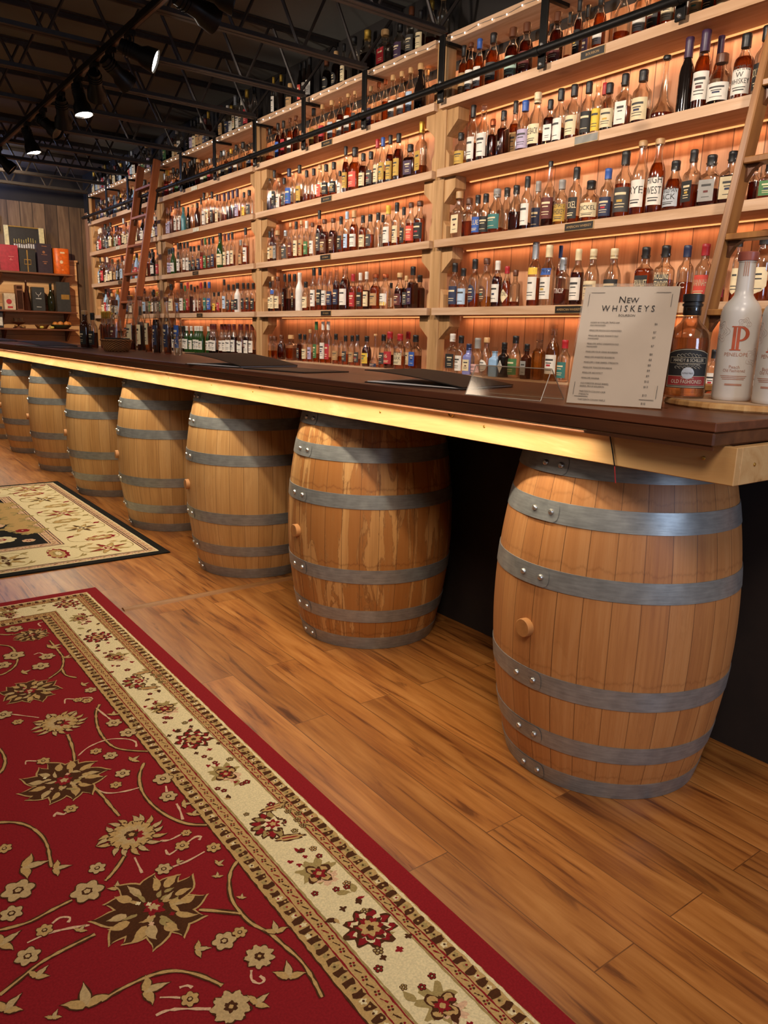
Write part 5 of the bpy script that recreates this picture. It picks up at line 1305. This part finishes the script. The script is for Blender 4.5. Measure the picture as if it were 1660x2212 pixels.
b = MB(); b.tube([(.139*cos(q)*.72, .139*sin(q), .080) for q in [2*pi*k/44 for k in range(44)]], .006, 8, closed=True); b.build('rim', M_wick, t)
b = MB(); b.box(-.05, .06, -.09, .07, 0, .012, 0, .003); tag(b.build('menu_folder', M_leather, None, (1.80, 5.67, ZC+.0835), (0, 0.03, .25)), 'small black folder lying across the top of the wicker basket', 'menu', 'black menus on the bar')

def menu(cx, cy, rz, label, wd=.24, hg=.33, lift=.03, sheets=1):
    t = thing('menu_folder', label, 'menu', (cx, cy, ZC), rz, 'black menus on the bar')
    # closed folder whose free edge springs up a little
    n = 10; vs = []; fs = []
    for i in range(n+1):
        u = i/n; x = (u-.5)*wd; z = .006+lift*(1-u**1.6)
        for zz_ in (z, z+.003):
            for yy in (-hg/2, hg/2): vs.append((x, yy, zz_))
    for i in range(n):
        a = i*4
        fs += [(a, a+1, a+5, a+4), (a+2, a+6, a+7, a+3), (a, a+4, a+6, a+2), (a+1, a+3, a+7, a+5)]
    fs += [(0, 2, 3, 1), (n*4, n*4+1, n*4+3, n*4+2)]
    b = MB(); b.add(vs, fs, 0, False); b.build('front_cover', M_leather, t)
    b = MB(); b.box(-wd/2, wd/2, -hg/2, hg/2, 0, .003, 0, .001); b.build('back_cover', M_leather, t)
    b = MB(); b.box(-wd/2+.008, wd/2-.004, -hg/2+.006, hg/2-.006, .0031, .0055); b.build('pages', M_paper, t)
    b = MB()
    for k in range(3): b.tube([(.0, -.035+k*.028, .0095+lift*.22), (.004, -.02+k*.028, .0098+lift*.20), (.0, -.008+k*.028, .0095+lift*.22)], .0012, 5)
    b.build('embossed_mark', plain('embossed_brown', '#4a372c', .5), t)
menu(1.70, 1.975, radians(-78), 'black leatherette menu folder nearest the clear sign holder, cover springing open', .41, .29, .034)
menu(1.675, 3.40, radians(-75), 'black leatherette menu folder right of the bottle cluster', .40, .36, .045)
menu(1.66, 7.10, radians(-72), 'black leatherette menu folder left of the bottle cluster', .40, .34, .03)
menu(1.66, 9.3, radians(-75), 'black leatherette menu folder farthest along the bar, left edge of photo', .36, .30, .02)
for (x, y, rz, lb) in ((1.70, 2.93, .20, 'thin dark menu sheet lying on the bar beside the middle folder'), (1.70, 6.62, .18, 'thin dark menu sheet lying beside the far folder')):
    t = thing('menu_sheet', lb, 'menu', (x, y, ZC), rz); b = MB(); b.box(-.13, .13, -.2, .2, 0, .004, 0, .001); b.build('cover', M_leather, t); b = MB(); b.box(-.10, .10, -.16, .16, .0041, .0046); b.build('print', plain('dull_print', '#6a5648', .6), t)

# clear acrylic tent holder lying down
t = thing('acrylic_sign_holder', 'empty clear acrylic sign holder lying on its side on the bar', 'sign holder', (1.60, 1.52, ZC), 0)
A, B_ = Vector((-.125, .075)), Vector((-.08, -.165)); d_ = (B_-A); nn = Vector((-d_.y, d_.x)).normalized(); nn = nn if nn.x > 0 else -nn
def quad(b, p, th=.0025):
    p = [Vector(q) for q in p]; no = (p[1]-p[0]).cross(p[3]-p[0]).normalized()*th; b.add([q for q in p]+[q+no for q in p], [(3, 2, 1, 0), (4, 5, 6, 7), (0, 1, 5, 4), (1, 2, 6, 5), (2, 3, 7, 6), (3, 0, 4, 7)])
a0, a1 = (A.x, A.y, .001), (B_.x, B_.y, .001); m0, m1 = (A.x+nn.x*.045, A.y+nn.y*.045, .082), (B_.x+nn.x*.045, B_.y+nn.y*.045, .082); c0, c1 = (A.x+nn.x*.12, A.y+nn.y*.12, .001), (B_.x+nn.x*.12, B_.y+nn.y*.12, .001)
b = MB(); quad(b, [a0, a1, m1, m0]); b.build('front_pane', M_acryl, t); b = MB(); quad(b, [m0, m1, c1, c0]); b.build('back_pane', M_acryl, t)
b = MB()
for p, q in ((m0, m1), (a0, a1), (a0, m0), (a1, m1), (c0, c1), (m1, c1)): b.tube([p, q], .0013, 5)
b.build('edges', plain('acrylic_edge', '#b9b0a6', .15), t)

# menu sign
p0, p1 = Vector((1.519, 1.274, ZC)), Vector((1.613, 1.058, ZC)); ux = (p1-p0).normalized(); W_ = (p1-p0).length
bk = Vector((0, 0, 1)).cross(ux); bk = bk if bk.x > 0 else -bk; lean = radians(18); uy = Vector((0, 0, cos(lean)))+bk*sin(lean); un_ = ux.cross(uy); HS = .312
t = thing('menu_sign', 'white printed New Whiskeys menu standing in a clear holder on the bar', 'sign', p0)
q3 = lambda u, v, o=0.0: tuple(ux*u+uy*v+un_*o)
def slab(b, u0, u1, v0, v1, o0, o1, mi=0): b.add([q3(u, v, o) for u in (u0, u1) for v in (v0, v1) for o in (o0, o1)], [(0, 1, 3, 2), (4, 6, 7, 5), (0, 4, 5, 1), (2, 3, 7, 6), (0, 2, 6, 4), (1, 5, 7, 3)], mi)
b = MB(); slab(b, 0, W_, 0, HS, -.0045, -.0012); slab(b, 0, W_, 0, HS, .0008, .0028)
b.add([q3(0, 0, -.0045), q3(W_, 0, -.0045), tuple(ux*W_+bk*.09), tuple(bk*.09)], [(0, 1, 2, 3)]); b.build('clear_holder', M_acryl, t)
b = MB(); slab(b, .004, W_-.003, .004, HS-.008, -.001, .0006); pg = b.build('printed_page', M_paper, t)
b = MB(); T_ = lambda s_, u, v, c, mw=None: put_text(b, s_, u, v, c, lambda a, d: q3(a, d, .0034), maxw=mw)
cu = W_/2
T_('N', cu-.0165, .262, .0165); T_('EW', cu+.0085, .262, .0130); put_text(b, 'W H I S K E Y S', cu, .240, .0155, lambda a, d: q3(a, d, .0034), maxw=.128); T_('BOURBON', cu, .227, .0058)
IT = [('HANDY & SCHILLER TRIPLE OAK', 'OLD FASHIONED', '$6'), ('PENELOPE PEACH OLD FASHIONED', '', '$7'), ('PENELOPE BLACK WALNUT OLD', 'FASHIONED', '$7'), ('PENELOPE APPLE CINNAMON OLD', 'FASHIONED', '$7'), ('PENELOPE FOUR GRAIN BOURBON', '', '$8'), ('PENELOPE WHEATED BOURBON', '', '$8'), ('PENELOPE 5 YEAR BARREL STRENGTH', '', '$8'), ('PENELOPE TOASTED BOURBON', '', '$9'), ('PENELOPE ARCHITECT', '', '$9'), ('PENELOPE HAVANA', '', '$10'), ('OLD FORESTER SINGLE BARREL', 'BARREL PROOF BOURBON', '$12'), ('THIRTEENTH COLONY CASK', 'STRENGTH', '$12'), ('THIRTEENTH COLONY MAPLE', '', '$10')]
v = .209
for a_, c_, p_ in IT:
    for ln in (a_, c_):
        if not ln: continue
        wd = text2d(ln)[2]*.0042*.82; put_text(b, ln, .032+wd/2, v, .0042, lambda a, d: q3(a, d, .0034), sx=.82); 
        if ln == a_: put_text(b, p_, W_-.045, v-.002, .0048, lambda a, d: q3(a, d, .0034))
        v -= .0072
    v -= .0062
b.build('lettering', M_ink, pg)
for (u, vv, su, sv) in ((.022, .288, 1, -1), (W_-.022, .288, -1, -1), (.022, .022, 1, 1), (W_-.022, .022, -1, 1)):
    b = MB(); slab(b, min(u, u+su*.034), max(u, u+su*.034), vv-.0005, vv+.0005, .0032, .0034); slab(b, u-.0005-su*.004, u+.0005-su*.004, min(vv+sv*.004, vv+sv*.036), max(vv+sv*.004, vv+sv*.036), .0032, .0034)
    b.build('corner_mark', M_ink, pg)

# round serving board with three bottles
BD = Vector((1.985, 1.02)); t = thing('serving_board', 'round rough-edged wooden board under the bottles at the bar end', 'board', (BD.x, BD.y, ZC))
rn2 = random.Random(3); ring = [.232+rn2.uniform(-.003, .003) for _ in range(72)]
b = MB(); n = 72; vs = []
for (dz, s_) in ((0, .985), (.004, 1.0), (.013, .995), (.0175, .975)):
    vs += [(ring[k]*s_*cos(2*pi*k/n), ring[k]*s_*sin(2*pi*k/n), dz) for k in range(n)]
b.add(vs, [tuple(range(n-1, -1, -1))]+[(j*n+k, j*n+(k+1) % n, (j+1)*n+(k+1) % n, (j+1)*n+k) for j in range(3) for k in range(n)], 0); b.build('rough_edge', M_bark, t)
b = MB(); b.add([(ring[k]*.975*cos(2*pi*k/n), ring[k]*.975*sin(2*pi*k/n), .0176) for k in range(n)], [tuple(range(n))], 0); b.build('board_top', M_board, t)
ZB = ZC+.0182
def lab_mesh(t, prof, H, R, rows, name, mat, yoff=.001, off=.0012, sx=1.0):
    pass
# cocktail bottle with black and red label
def pr_fn(prof, H, R):
    def P(u, v, off): r = interp(prof, v/H)*R; a = u/r; return (-(r+off)*cos(a), -(r+off)*sin(a), v)
    return P
H, R = .262, .0525; pf = [(0, .93), (.012, .99), (.03, 1), (.54, 1), (.60, .97), (.65, .88), (.69, .70), (.73, .50), (.77, .40), (.80, .37), (.84, .36), (.845, .44), (.87, .44)]
t = thing('cocktail_bottle', 'clear cocktail bottle with ornate black and red label beside the menu sign', 'bottle', (1.85, 1.156, ZB), radians(38), 'bottles on the round board')
b = MB(); b.lathe([(r*R, z*H) for z, r in pf], 40, cap1=False); b.build('bottle_body', M_glass, t)
b = MB(); b.lathe([(interp(pf, z)*R*.955, z*H) for z in (.02, .03, .3, .54, .585)], 36); b.build('liquor', t_liquor('light_amber_cocktail', '#f6e0c8', '#f5dcc0'), t)
b = MB(); b.lathe([(.0215, H*.80), (.0225, H*.805), (.0225, H*.885), (.0255, H*.888), (.0255, H*.91), (.0225, H*.912), (.0225, H*.925), (.0265, H*.93), (.0265, H*.995), (.025, H)], 28); b.build('cap', colmat('cap', 'black'), t)
P_ = pr_fn(pf, H, R)
def patch(b, P, u0, u1, v0, v1, off, mi, n=14, topf=None):
    vs = []
    for k in range(n+1):
        u = u0+(u1-u0)*k/n; vt = v1+(topf(u) if topf else 0); vs += [P(u, v0, off), P(u, vt, off)]
    b.add(vs, [(2*k, 2*k+2, 2*k+3, 2*k+1) for k in range(n)], mi, True)
ml = [colmat('label', 'black'), plain('cream_trim', '#b9a88a', .6), plain('brick_red_label', '#8e2a26', .6), plain('silver_seal', '#b9bcc0', .35)]
tf = lambda u: .010*max(0, cos(u/.048*pi/2))**.6
b = MB(); patch(b, P_, -.057, .057, .026, .116, .001, 0, topf=tf); patch(b, P_, -.054, .054, .028, .1145, .0013, 1, topf=tf); patch(b, P_, -.052, .052, .030, .113, .0016, 0, topf=tf)
patch(b, P_, -.051, .051, .032, .057, .0019, 1); patch(b, P_, -.050, .050, .033, .056, .0022, 2); patch(b, P_, -.047, .047, .0885, .104, .0019, 1); patch(b, P_, -.046, .046, .0895, .103, .0022, 0)
b.add([P_(0, .064, .0045)]+[P_(.015*cos(2*pi*k/24), .064+.015*sin(2*pi*k/24), .0025) for k in range(24)], [(0, 1+k, 1+(k+1) % 24) for k in range(24)], 3)
lb = b.build('label', ml, t)
b = MB(); TT = lambda s_, v, c, mw, o=.0028: put_text(b, s_, 0, v, c, lambda u, d: P_(u, d, o), maxw=mw)
TT('HANDY & SCHILLER', .0925, .0085, .074); TT('SIGNATURE COCKTAILS', .084, .0035, .06); TT('OLD FASHIONED', .038, .0095, .076); TT('TRIPLE OAKED', .050, .0032, .04)
for k in range(-3, 4):
    b.tube([P_(k*.0085+.0035*cos(q), .111+.0035*sin(q)-abs(k)*.0012, .0024) for q in [radians(d) for d in range(0, 300, 40)]], .0004, 4)
    b.tube([P_(k*.0095+.004*cos(q), .0785+.0028*sin(q), .0024) for q in [radians(d) for d in range(0, 300, 40)]], .0004, 4)
b.build('lettering', plain('cream_lettering', '#c9bda6', .6), lb)
b = MB(); put_text(b, 'BUFFALO TRACE', 0, .0625, .0035, lambda u, d: P_(u, d, .0050), maxw=.024); b.build('seal_lettering', M_ink, lb)
# white glazed bottles
pw = [(0, .93), (.01, .985), (.03, 1), (.55, 1), (.60, .985), (.635, .92), (.665, .78), (.69, .60), (.715, .48), (.75, .44), (.93, .42), (.932, .45), (.95, .45)]
def white_bottle(loc, H, R, yaw, label, l2, l3):
    t = thing('liquor_bottle', label, 'bottle', loc, yaw, 'bottles on the round board')
    b = MB(); b.lathe([(r*R, z*H) for z, r in pw], 40); bd = b.build('bottle_body', plain('white_ceramic_glaze', '#cfcac6', .28, scale=8, noise=.02), t)
    b = MB(); b.lathe([(R*.46, H*.94), (R*.50, H*.942), (R*.50, H*.995), (R*.47, H)], 28); b.build('cap', plain('dusky_rose_cap', '#8e4a3c', .4), t)
    P = pr_fn(pw, H, R); b = MB(); T2 = lambda s_, v, c, mw, sx=1.0, u0=0: put_text(b, s_, u0, v, c, lambda u, d: P(u, d, .0008), maxw=mw, sx=sx)
    # big two-legged P
    b2 = MB(); V0, V1 = H*.345, H*.505
    for (a, c) in ((-.012, -.0045), (-.0025, .0045)):
        patch(b2, P, a, c, V0, V1, .0009, 0, 3)
    patch(b2, P, -.016, .009, V0-.0006, V0+.0022, .0009, 0, 4); patch(b2, P, -.016, .006, V1-.0022, V1+.0004, .0009, 0, 4)
    bo = []; N_ = 18
    for k in range(N_+1):
        q = pi/2-pi*k/N_; vc = H*.455; bo += [P(.004+.022*cos(q), vc+(V1-vc)*sin(q), .0009), P(.004+.0125*cos(q), vc+(V1-vc-.004)*sin(q), .0009)]
    b2.add(bo, [(2*k, 2*k+1, 2*k+3, 2*k+2) for k in range(N_)], 0); b2.build('monogram', plain('copper_orange_print', '#b5553a', .45), bd)
    T2('PENELOPE', H*.305, .0085, .062); T2(l2, H*.222, .0075, .04); T2(l3, H*.198, .0075, .052)
    for k, vv in enumerate((.168, .157, .146)): patch(b, P, -.032+.003*k, .032-.003*k, H*vv, H*vv+.0016, .0008, 0, 6)
    patch(b, P, -.018, .022, H*.105, H*.118, .0008, 0, 6)
    for k in range(3): patch(b, P, -.006+.0045*k, -.0040+.0045*k, H*.84, H*.935, .0008, 0, 1)
    b.build('lettering', plain('faded_rose_print', '#b0806e', .5), bd)
    b = MB(); rr = random.Random(5)
    for (cu_, cv, r0) in ((-.045, .47, .022), (.045, .30, .020), (.012, .52, .014)):
        for s_ in (1, .7, .42): b.tube([P(cu_+r0*s_*(1+.18*cos(5*q))*cos(q), H*cv+r0*s_*(1+.18*cos(5*q))*sin(q), .0004) for q in [2*pi*k/30 for k in range(30)]], .00035, 4, closed=True)
    b.build('flower_print', plain('pale_rose_print', '#bfa79f', .5), bd)
white_bottle((1.897, 1.049, ZB), .362, .0475, radians(28), 'tall white glazed bottle with copper P monogram, the fully visible one', 'Peach', 'Old Fashioned')
white_bottle((1.885, .935, ZB), .355, .0475, radians(10), 'tall white glazed bottle cut off by the right edge of the photo', 'Black Walnut', 'Old Fashioned')

# ------------------------------------------------------------------ far wall display
WX = [('s1', 1.60, 2.905, 1.925), ('s2', 1.60, 2.93, 1.452), ('s3', 1.60, 2.93, 1.229)]
for i, (n_, x0, x1, z) in enumerate(WX):
    t = thing('wall_shelf', ['top brown wall shelf holding the gift boxes on the back wall', 'middle brown wall shelf holding dark boxes and bottles', 'lowest brown wall shelf holding the fruit bowl and glasses'][i], 'shelf', (x1, 10.87, z), 0, 'brown shelves on the back wall')
    b = MB(); b.box(x0-x1, 0, -.13, .128, -.022, 0, 0, .003); b.build('shelf_plank', M_walnut, t)
    for xx in (-.10, x0-x1+.45):
        b = MB(); b.prism([(.128, -.0225), (-.11, -.0225), (-.09, -.045), (.06, -.14), (.128, -.16)], xx-.012, xx+.012, 0); b.build('bracket', M_walnut, t)
def giftbox(nm, x0, x1, z0, h_, dep, col, label, cat='box', rough=.45, y=10.84, extra=None, rz=0):
    t = thing(nm, label, cat, ((x0+x1)/2, y, z0+.0003), rz); wd = (x1-x0)/2
    b = MB(); b.box(-wd, wd, -dep/2, dep/2, 0, h_, 0, .002); o = b.build('box_body', plain('%s_board' % nm+col[1:], col, rough), t)
    if extra: extra(o, wd, h_, -dep/2)
    return t
Mg = plain('gold_foil', '#b98f45', .35, .6); Mw = plain('white_print', '#d8d2c8', .6)
def rect(b, u0, u1, v0, v1, y, mi=0, off=.0008): b.box(u0, u1, y-off, y-off*.2, v0, v1, mi)
def ex_red(o, w_, h_, y): b = MB(); rect(b, -.01, w_*.5, h_*.55, h_*.565, y); rect(b, .0, w_*.35, h_*.42, h_*.435, y); rect(b, w_*.14, w_*.2, h_*.44, h_*.50, y); b.build('print', plain('pale_red_print', '#d98a80', .5), o)
def ex_blk(o, w_, h_, y):
    b = MB(); rect(b, -.006, .006, 0, h_, y); rect(b, -.04, .04, h_*.34, h_*.37, y); rect(b, -.04, .04, h_*.55, h_*.58, y); rect(b, -.04, -.036, h_*.34, h_*.58, y); rect(b, .036, .04, h_*.34, h_*.58, y); b.build('gold_band', Mg, o)
def ex_plum(o, w_, h_, y):
    b = MB(); rect(b, -.03, .03, h_*.90, h_*.92, y); rect(b, -.04, .03, h_*.62, h_*.635, y); rect(b, -.03, .03, h_*.38, h_*.40, y); rect(b, -.015, .015, h_*.31, h_*.35, y); b.lathe([(.016, y-.001), (.001, y-.0012)], 16, axis='y', c=(-.01, 0, h_*.71)); b.build('print', plain('copper_print', '#a8704a', .4, .4), o)
giftbox('gift_box', 2.05, 2.262, 1.925, .31, .14, '#a82030', 'glossy red gift box on the top wall shelf, leftmost', extra=ex_red)
giftbox('gift_box', 2.272, 2.466, 1.925, .265, .12, '#26221d', 'black gift box with gold band and square emblem on the top wall shelf', extra=ex_blk)
giftbox('gift_box', 2.49, 2.665, 1.925, .36, .12, '#33222a', 'tall plum-coloured gift box with copper print on the top wall shelf', extra=ex_plum)
t = thing('gift_box', 'bright orange round-cornered gift box at the right of the top wall shelf', 'box', (2.785, 10.84, 1.9253))
b = MB(); b.lathe([(.098, 0), (.1, .003), (.1, .315), (.098, .318)], 40, sq=3.2, ay=.7); o = b.build('box_body', plain('orange_board', '#e0661a', .4), t)
b = MB(); b.lathe([(.021, -.0705), (.018, -.0712), (.001, -.0712)], 20, axis='y', c=(-.01, 0, .15)); rect(b, -.02, .035, .255, .275, -.0705); rect(b, -.012, .012, .05, .055, -.0705); b.build('print', plain('cream_emblem', '#e8c9a0', .5), o)
# bottle poster leaning behind the boxes
t = thing('bottle_poster', 'framed poster of rows of bottles leaning behind the gift boxes', 'picture', (2.40, 10.965, 1.9253)); HP = .565
b = MB(); b.box(-.235, .235, 0, .02, 0, HP, 0, .002); b.build('poster_board', plain('dark_poster', '#2a241e', .5), t, None, (radians(-4), 0, 0))
fr = MB(); fr.box(-.238, -.185, -.012, 0, .0, HP+.002, 0, .002); fr.box(.175, .238, -.012, 0, HP-.30, HP+.002, 0, .002); fr.build('pale_side_frame', plain('pale_gilt_frame', '#d9c890', .45), t, None, (radians(-4), 0, 0))
fr = MB(); fr.box(-.185, .175, -.008, 0, HP-.012, HP+.002, 0, .001); fr.box(-.13, .175, -.004, 0, HP-.295, HP-.285); fr.box(-.15, .05, -.004, 0, HP-.44, HP-.43); fr.build('gold_rule', Mg, t, None, (radians(-4), 0, 0))
pb = MB(); rr = random.Random(4)
for row, (z0, n_, hh) in enumerate(((HP-.275, 10, .15), (HP-.42, 6, .12))):
    for k in range(n_):
        x = -.125+k*.028+(.0 if row == 0 else -.02); hh2 = hh*rr.uniform(.75, 1); pb.box(x-.011, x+.011, -.003, -.001, z0, z0+hh2*.62, 0); pb.box(x-.004, x+.004, -.003, -.001, z0+hh2*.62, z0+hh2, 2 if row == 0 else 0); pb.box(x-.009, x+.009, -.004, -.003, z0+hh2*.12, z0+hh2*.5, 1)
pb.build('pictured_bottles', [plain('pictured_dark', '#4a3018', .5), Mw, plain('pictured_gold', '#b09a50', .5)], t, None, (radians(-4), 0, 0))
z2 = 1.452
def ex_white(o, w_, h_, y): b = MB(); b.lathe([(.032, y-.0008), (.001, y-.0012)], 16, axis='y', c=(-.01, 0, h_*.5)); rect(b, -.03, .03, h_*.1, h_*.22, y); b.build('print', plain('red_print', '#b52a2a', .5), o)
giftbox('gift_box', 2.06, 2.19, z2, .20, .12, '#cdb79a', 'cream box with red print on the middle wall shelf', extra=ex_white)
def ex_wood(o, w_, h_, y): b = MB(); rect(b, -w_*.75, w_*.75, h_*.05, h_*.78, y); rect(b, -w_*.75, w_*.75, h_*.84, h_*.95, y); b.build('window', plain('dark_window', '#3a1f12', .2), o)
giftbox('wooden_case', 2.205, 2.288, z2, .31, .10, '#6e4024', 'slim wooden bottle case on the middle wall shelf', extra=ex_wood)
def ex_g1(o, w_, h_, y):
    b = MB(); pts = [(-.032, h_*.78), (-.022, h_*.70), (0, h_*.66), (.022, h_*.70), (.032, h_*.78)]; b.tube([(u, y-.001, v) for u, v in pts], .0025, 5); b.tube([(0, y-.001, h_*.66), (0, y-.001, h_*.58)], .0025, 5); rect(b, -.034, .034, h_*.5, h_*.53, y); rect(b, -.03, .03, h_*.16, h_*.175, y); b.build('stag_emblem', Mw, o)
giftbox('gift_box', 2.395, 2.545, z2, .295, .10, '#33322f', 'charcoal box with a white antler emblem on the middle wall shelf', extra=ex_g1)
def ex_g2(o, w_, h_, y): b = MB(); rect(b, -w_*.35, w_*.85, h_*.42, h_*.58, y); b.build('gold_label', Mg, o)
giftbox('gift_box', 2.69, 2.86, z2, .375, .12, '#35332f', 'tall charcoal box with a gold label at the right of the middle shelf', extra=ex_g2)
pj = [(0, .95), (.01, 1), (.3, .78), (.6, .48), (.85, .25), (.93, .22), (.94, .3), (.99, .3), (1, .24)]
t = thing('liquor_bottle', 'tall tapering brown bottle on the middle wall shelf', 'bottle', (2.336, 10.83, z2+.0003)); b = MB(); b.lathe([(r*.048, z*.36) for z, r in pj], 20); b.build('bottle_body', OPQ['N'], t); b = MB(); b.lathe([(.012, .348), (.016, .352), (.017, .366), (.013, .374)], 14); b.build('stopper', M_nose, t)
pdm = [(0, .85), (.02, .95), (.35, 1), (.5, .95), (.62, .66), (.72, .4), (.85, .33), (.95, .33), (1, .3)]
t = thing('liquor_bottle', 'dark green wine-shaped bottle on the middle wall shelf', 'bottle', (2.628, 10.82, z2+.0003)); b = MB(); b.lathe([(r*.045, z*.345) for z, r in pdm], 20); b.build('bottle_body', plain('dark_olive_glass', '#20200f', .08), t); b = MB(); b.lathe([(.0155, .30), (.016, .302), (.016, .345), (.012, .348)], 14); b.build('foil', plain('black_foil', '#1a1815', .35), t)
z3 = 1.229
t = thing('fruit_bowl', 'shallow dark green bowl holding oranges on the lowest wall shelf', 'bowl', (2.735, 10.84, z3+.0003)); b = MB(); b.lathe([(.06, 0), (.075, .004), (.115, .03), (.132, .055), (.128, .056), (.11, .034), (.07, .010), (.001, .008)], 28); b.build('bowl_body', plain('green_glaze', '#39402a', .3), t)
for i, (x, y, z) in enumerate(((2.655, 10.80, 1.285), (2.71, 10.765, 1.291), (2.79, 10.775, 1.293), (2.83, 10.84, 1.288), (2.735, 10.86, 1.292))):
    b = MB(); b.lathe([(.036*sin(pi*k/10)+.0005, -.034*cos(pi*k/10)) for k in range(11)], 18); b.lathe([(.004, .033), (.003, .0355)], 6)
    tag(b.build('orange', plain('orange_peel', '#d08236', .5, scale=120), None, (x, y, z+.004)), ['leftmost orange in the green bowl', 'front-left orange in the green bowl', 'front-right orange in the green bowl', 'rightmost orange in the green bowl', 'rear middle orange in the green bowl'][i]+' on the wall shelf', 'orange', 'oranges in the green bowl')
t = thing('serving_dish', 'small wooden footed dish carrying two glasses on the lowest wall shelf', 'dish', (2.215, 10.83, z3+.0003)); b = MB(); b.lathe([(.03, 0), (.028, .006), (.012, .02), (.012, .04), (.06, .055), (.085, .075), (.08, .076), (.05, .062), (.001, .06)], 24); b.build('dish_body', M_walnut, t)
for i, (x, lb) in enumerate(((2.185, 'left short clear glass on the footed dish'), (2.25, 'right short clear glass on the footed dish'))):
    b = MB(); b.lathe([(.024, 0), (.026, .004), (.030, .05), (.028, .05), (.024, .008), (.001, .007)], 18); tag(b.build('drinking_glass', M_glass, None, (x, 10.83, z3+.078)), lb, 'glass', 'glasses on the footed dish')
t = thing('lemon_dish', 'low wicker dish beside the fruit bowl on the lowest wall shelf', 'dish', (2.50, 10.85, z3+.0003)); b = MB(); b.lathe([(.05, 0), (.06, .004), (.09, .05), (.086, .051), (.05, .01), (.001, .008)], 24); b.build('dish_body', M_wick, t)
for i, x in enumerate((2.475, 2.60)):
    b = MB(); b.lathe([(.001, -.028), (.012, -.022), (.018, -.006), (.018, .006), (.012, .022), (.001, .028)], 14, axis='x'); tag(b.build('lemon', plain('lemon_peel', '#c9b24a', .5), None, (x, 10.755, z3+.0185)), ['lemon lying in front of the wicker dish', 'lemon lying just left of the green bowl'][i], 'lemon', 'lemons on the lowest wall shelf')
t = thing('wall_picture', 'small black framed panel on the barn-board wall at the left edge', 'picture', (2.0, 11.04, 2.42)); b = MB(); b.box(-.13, .13, -.02, .005, 0, .2, 0, .003); b.build('frame', M_black, t); b = MB(); b.box(-.115, .115, -.0215, -.0201, .015, .185); b.build('panel', plain('dark_screen', '#15171c', .2), t)
giftbox('gift_box', 1.86, 2.03, z3, .26, .12, '#2a2326', 'dark box with pale label at the left edge, lowest wall shelf', extra=lambda o, w_, h_, y: (lambda b: (rect(b, -w_*.4, w_*.9, h_*.1, h_*.5, y), b.build('label', Mw, o)))(MB()))
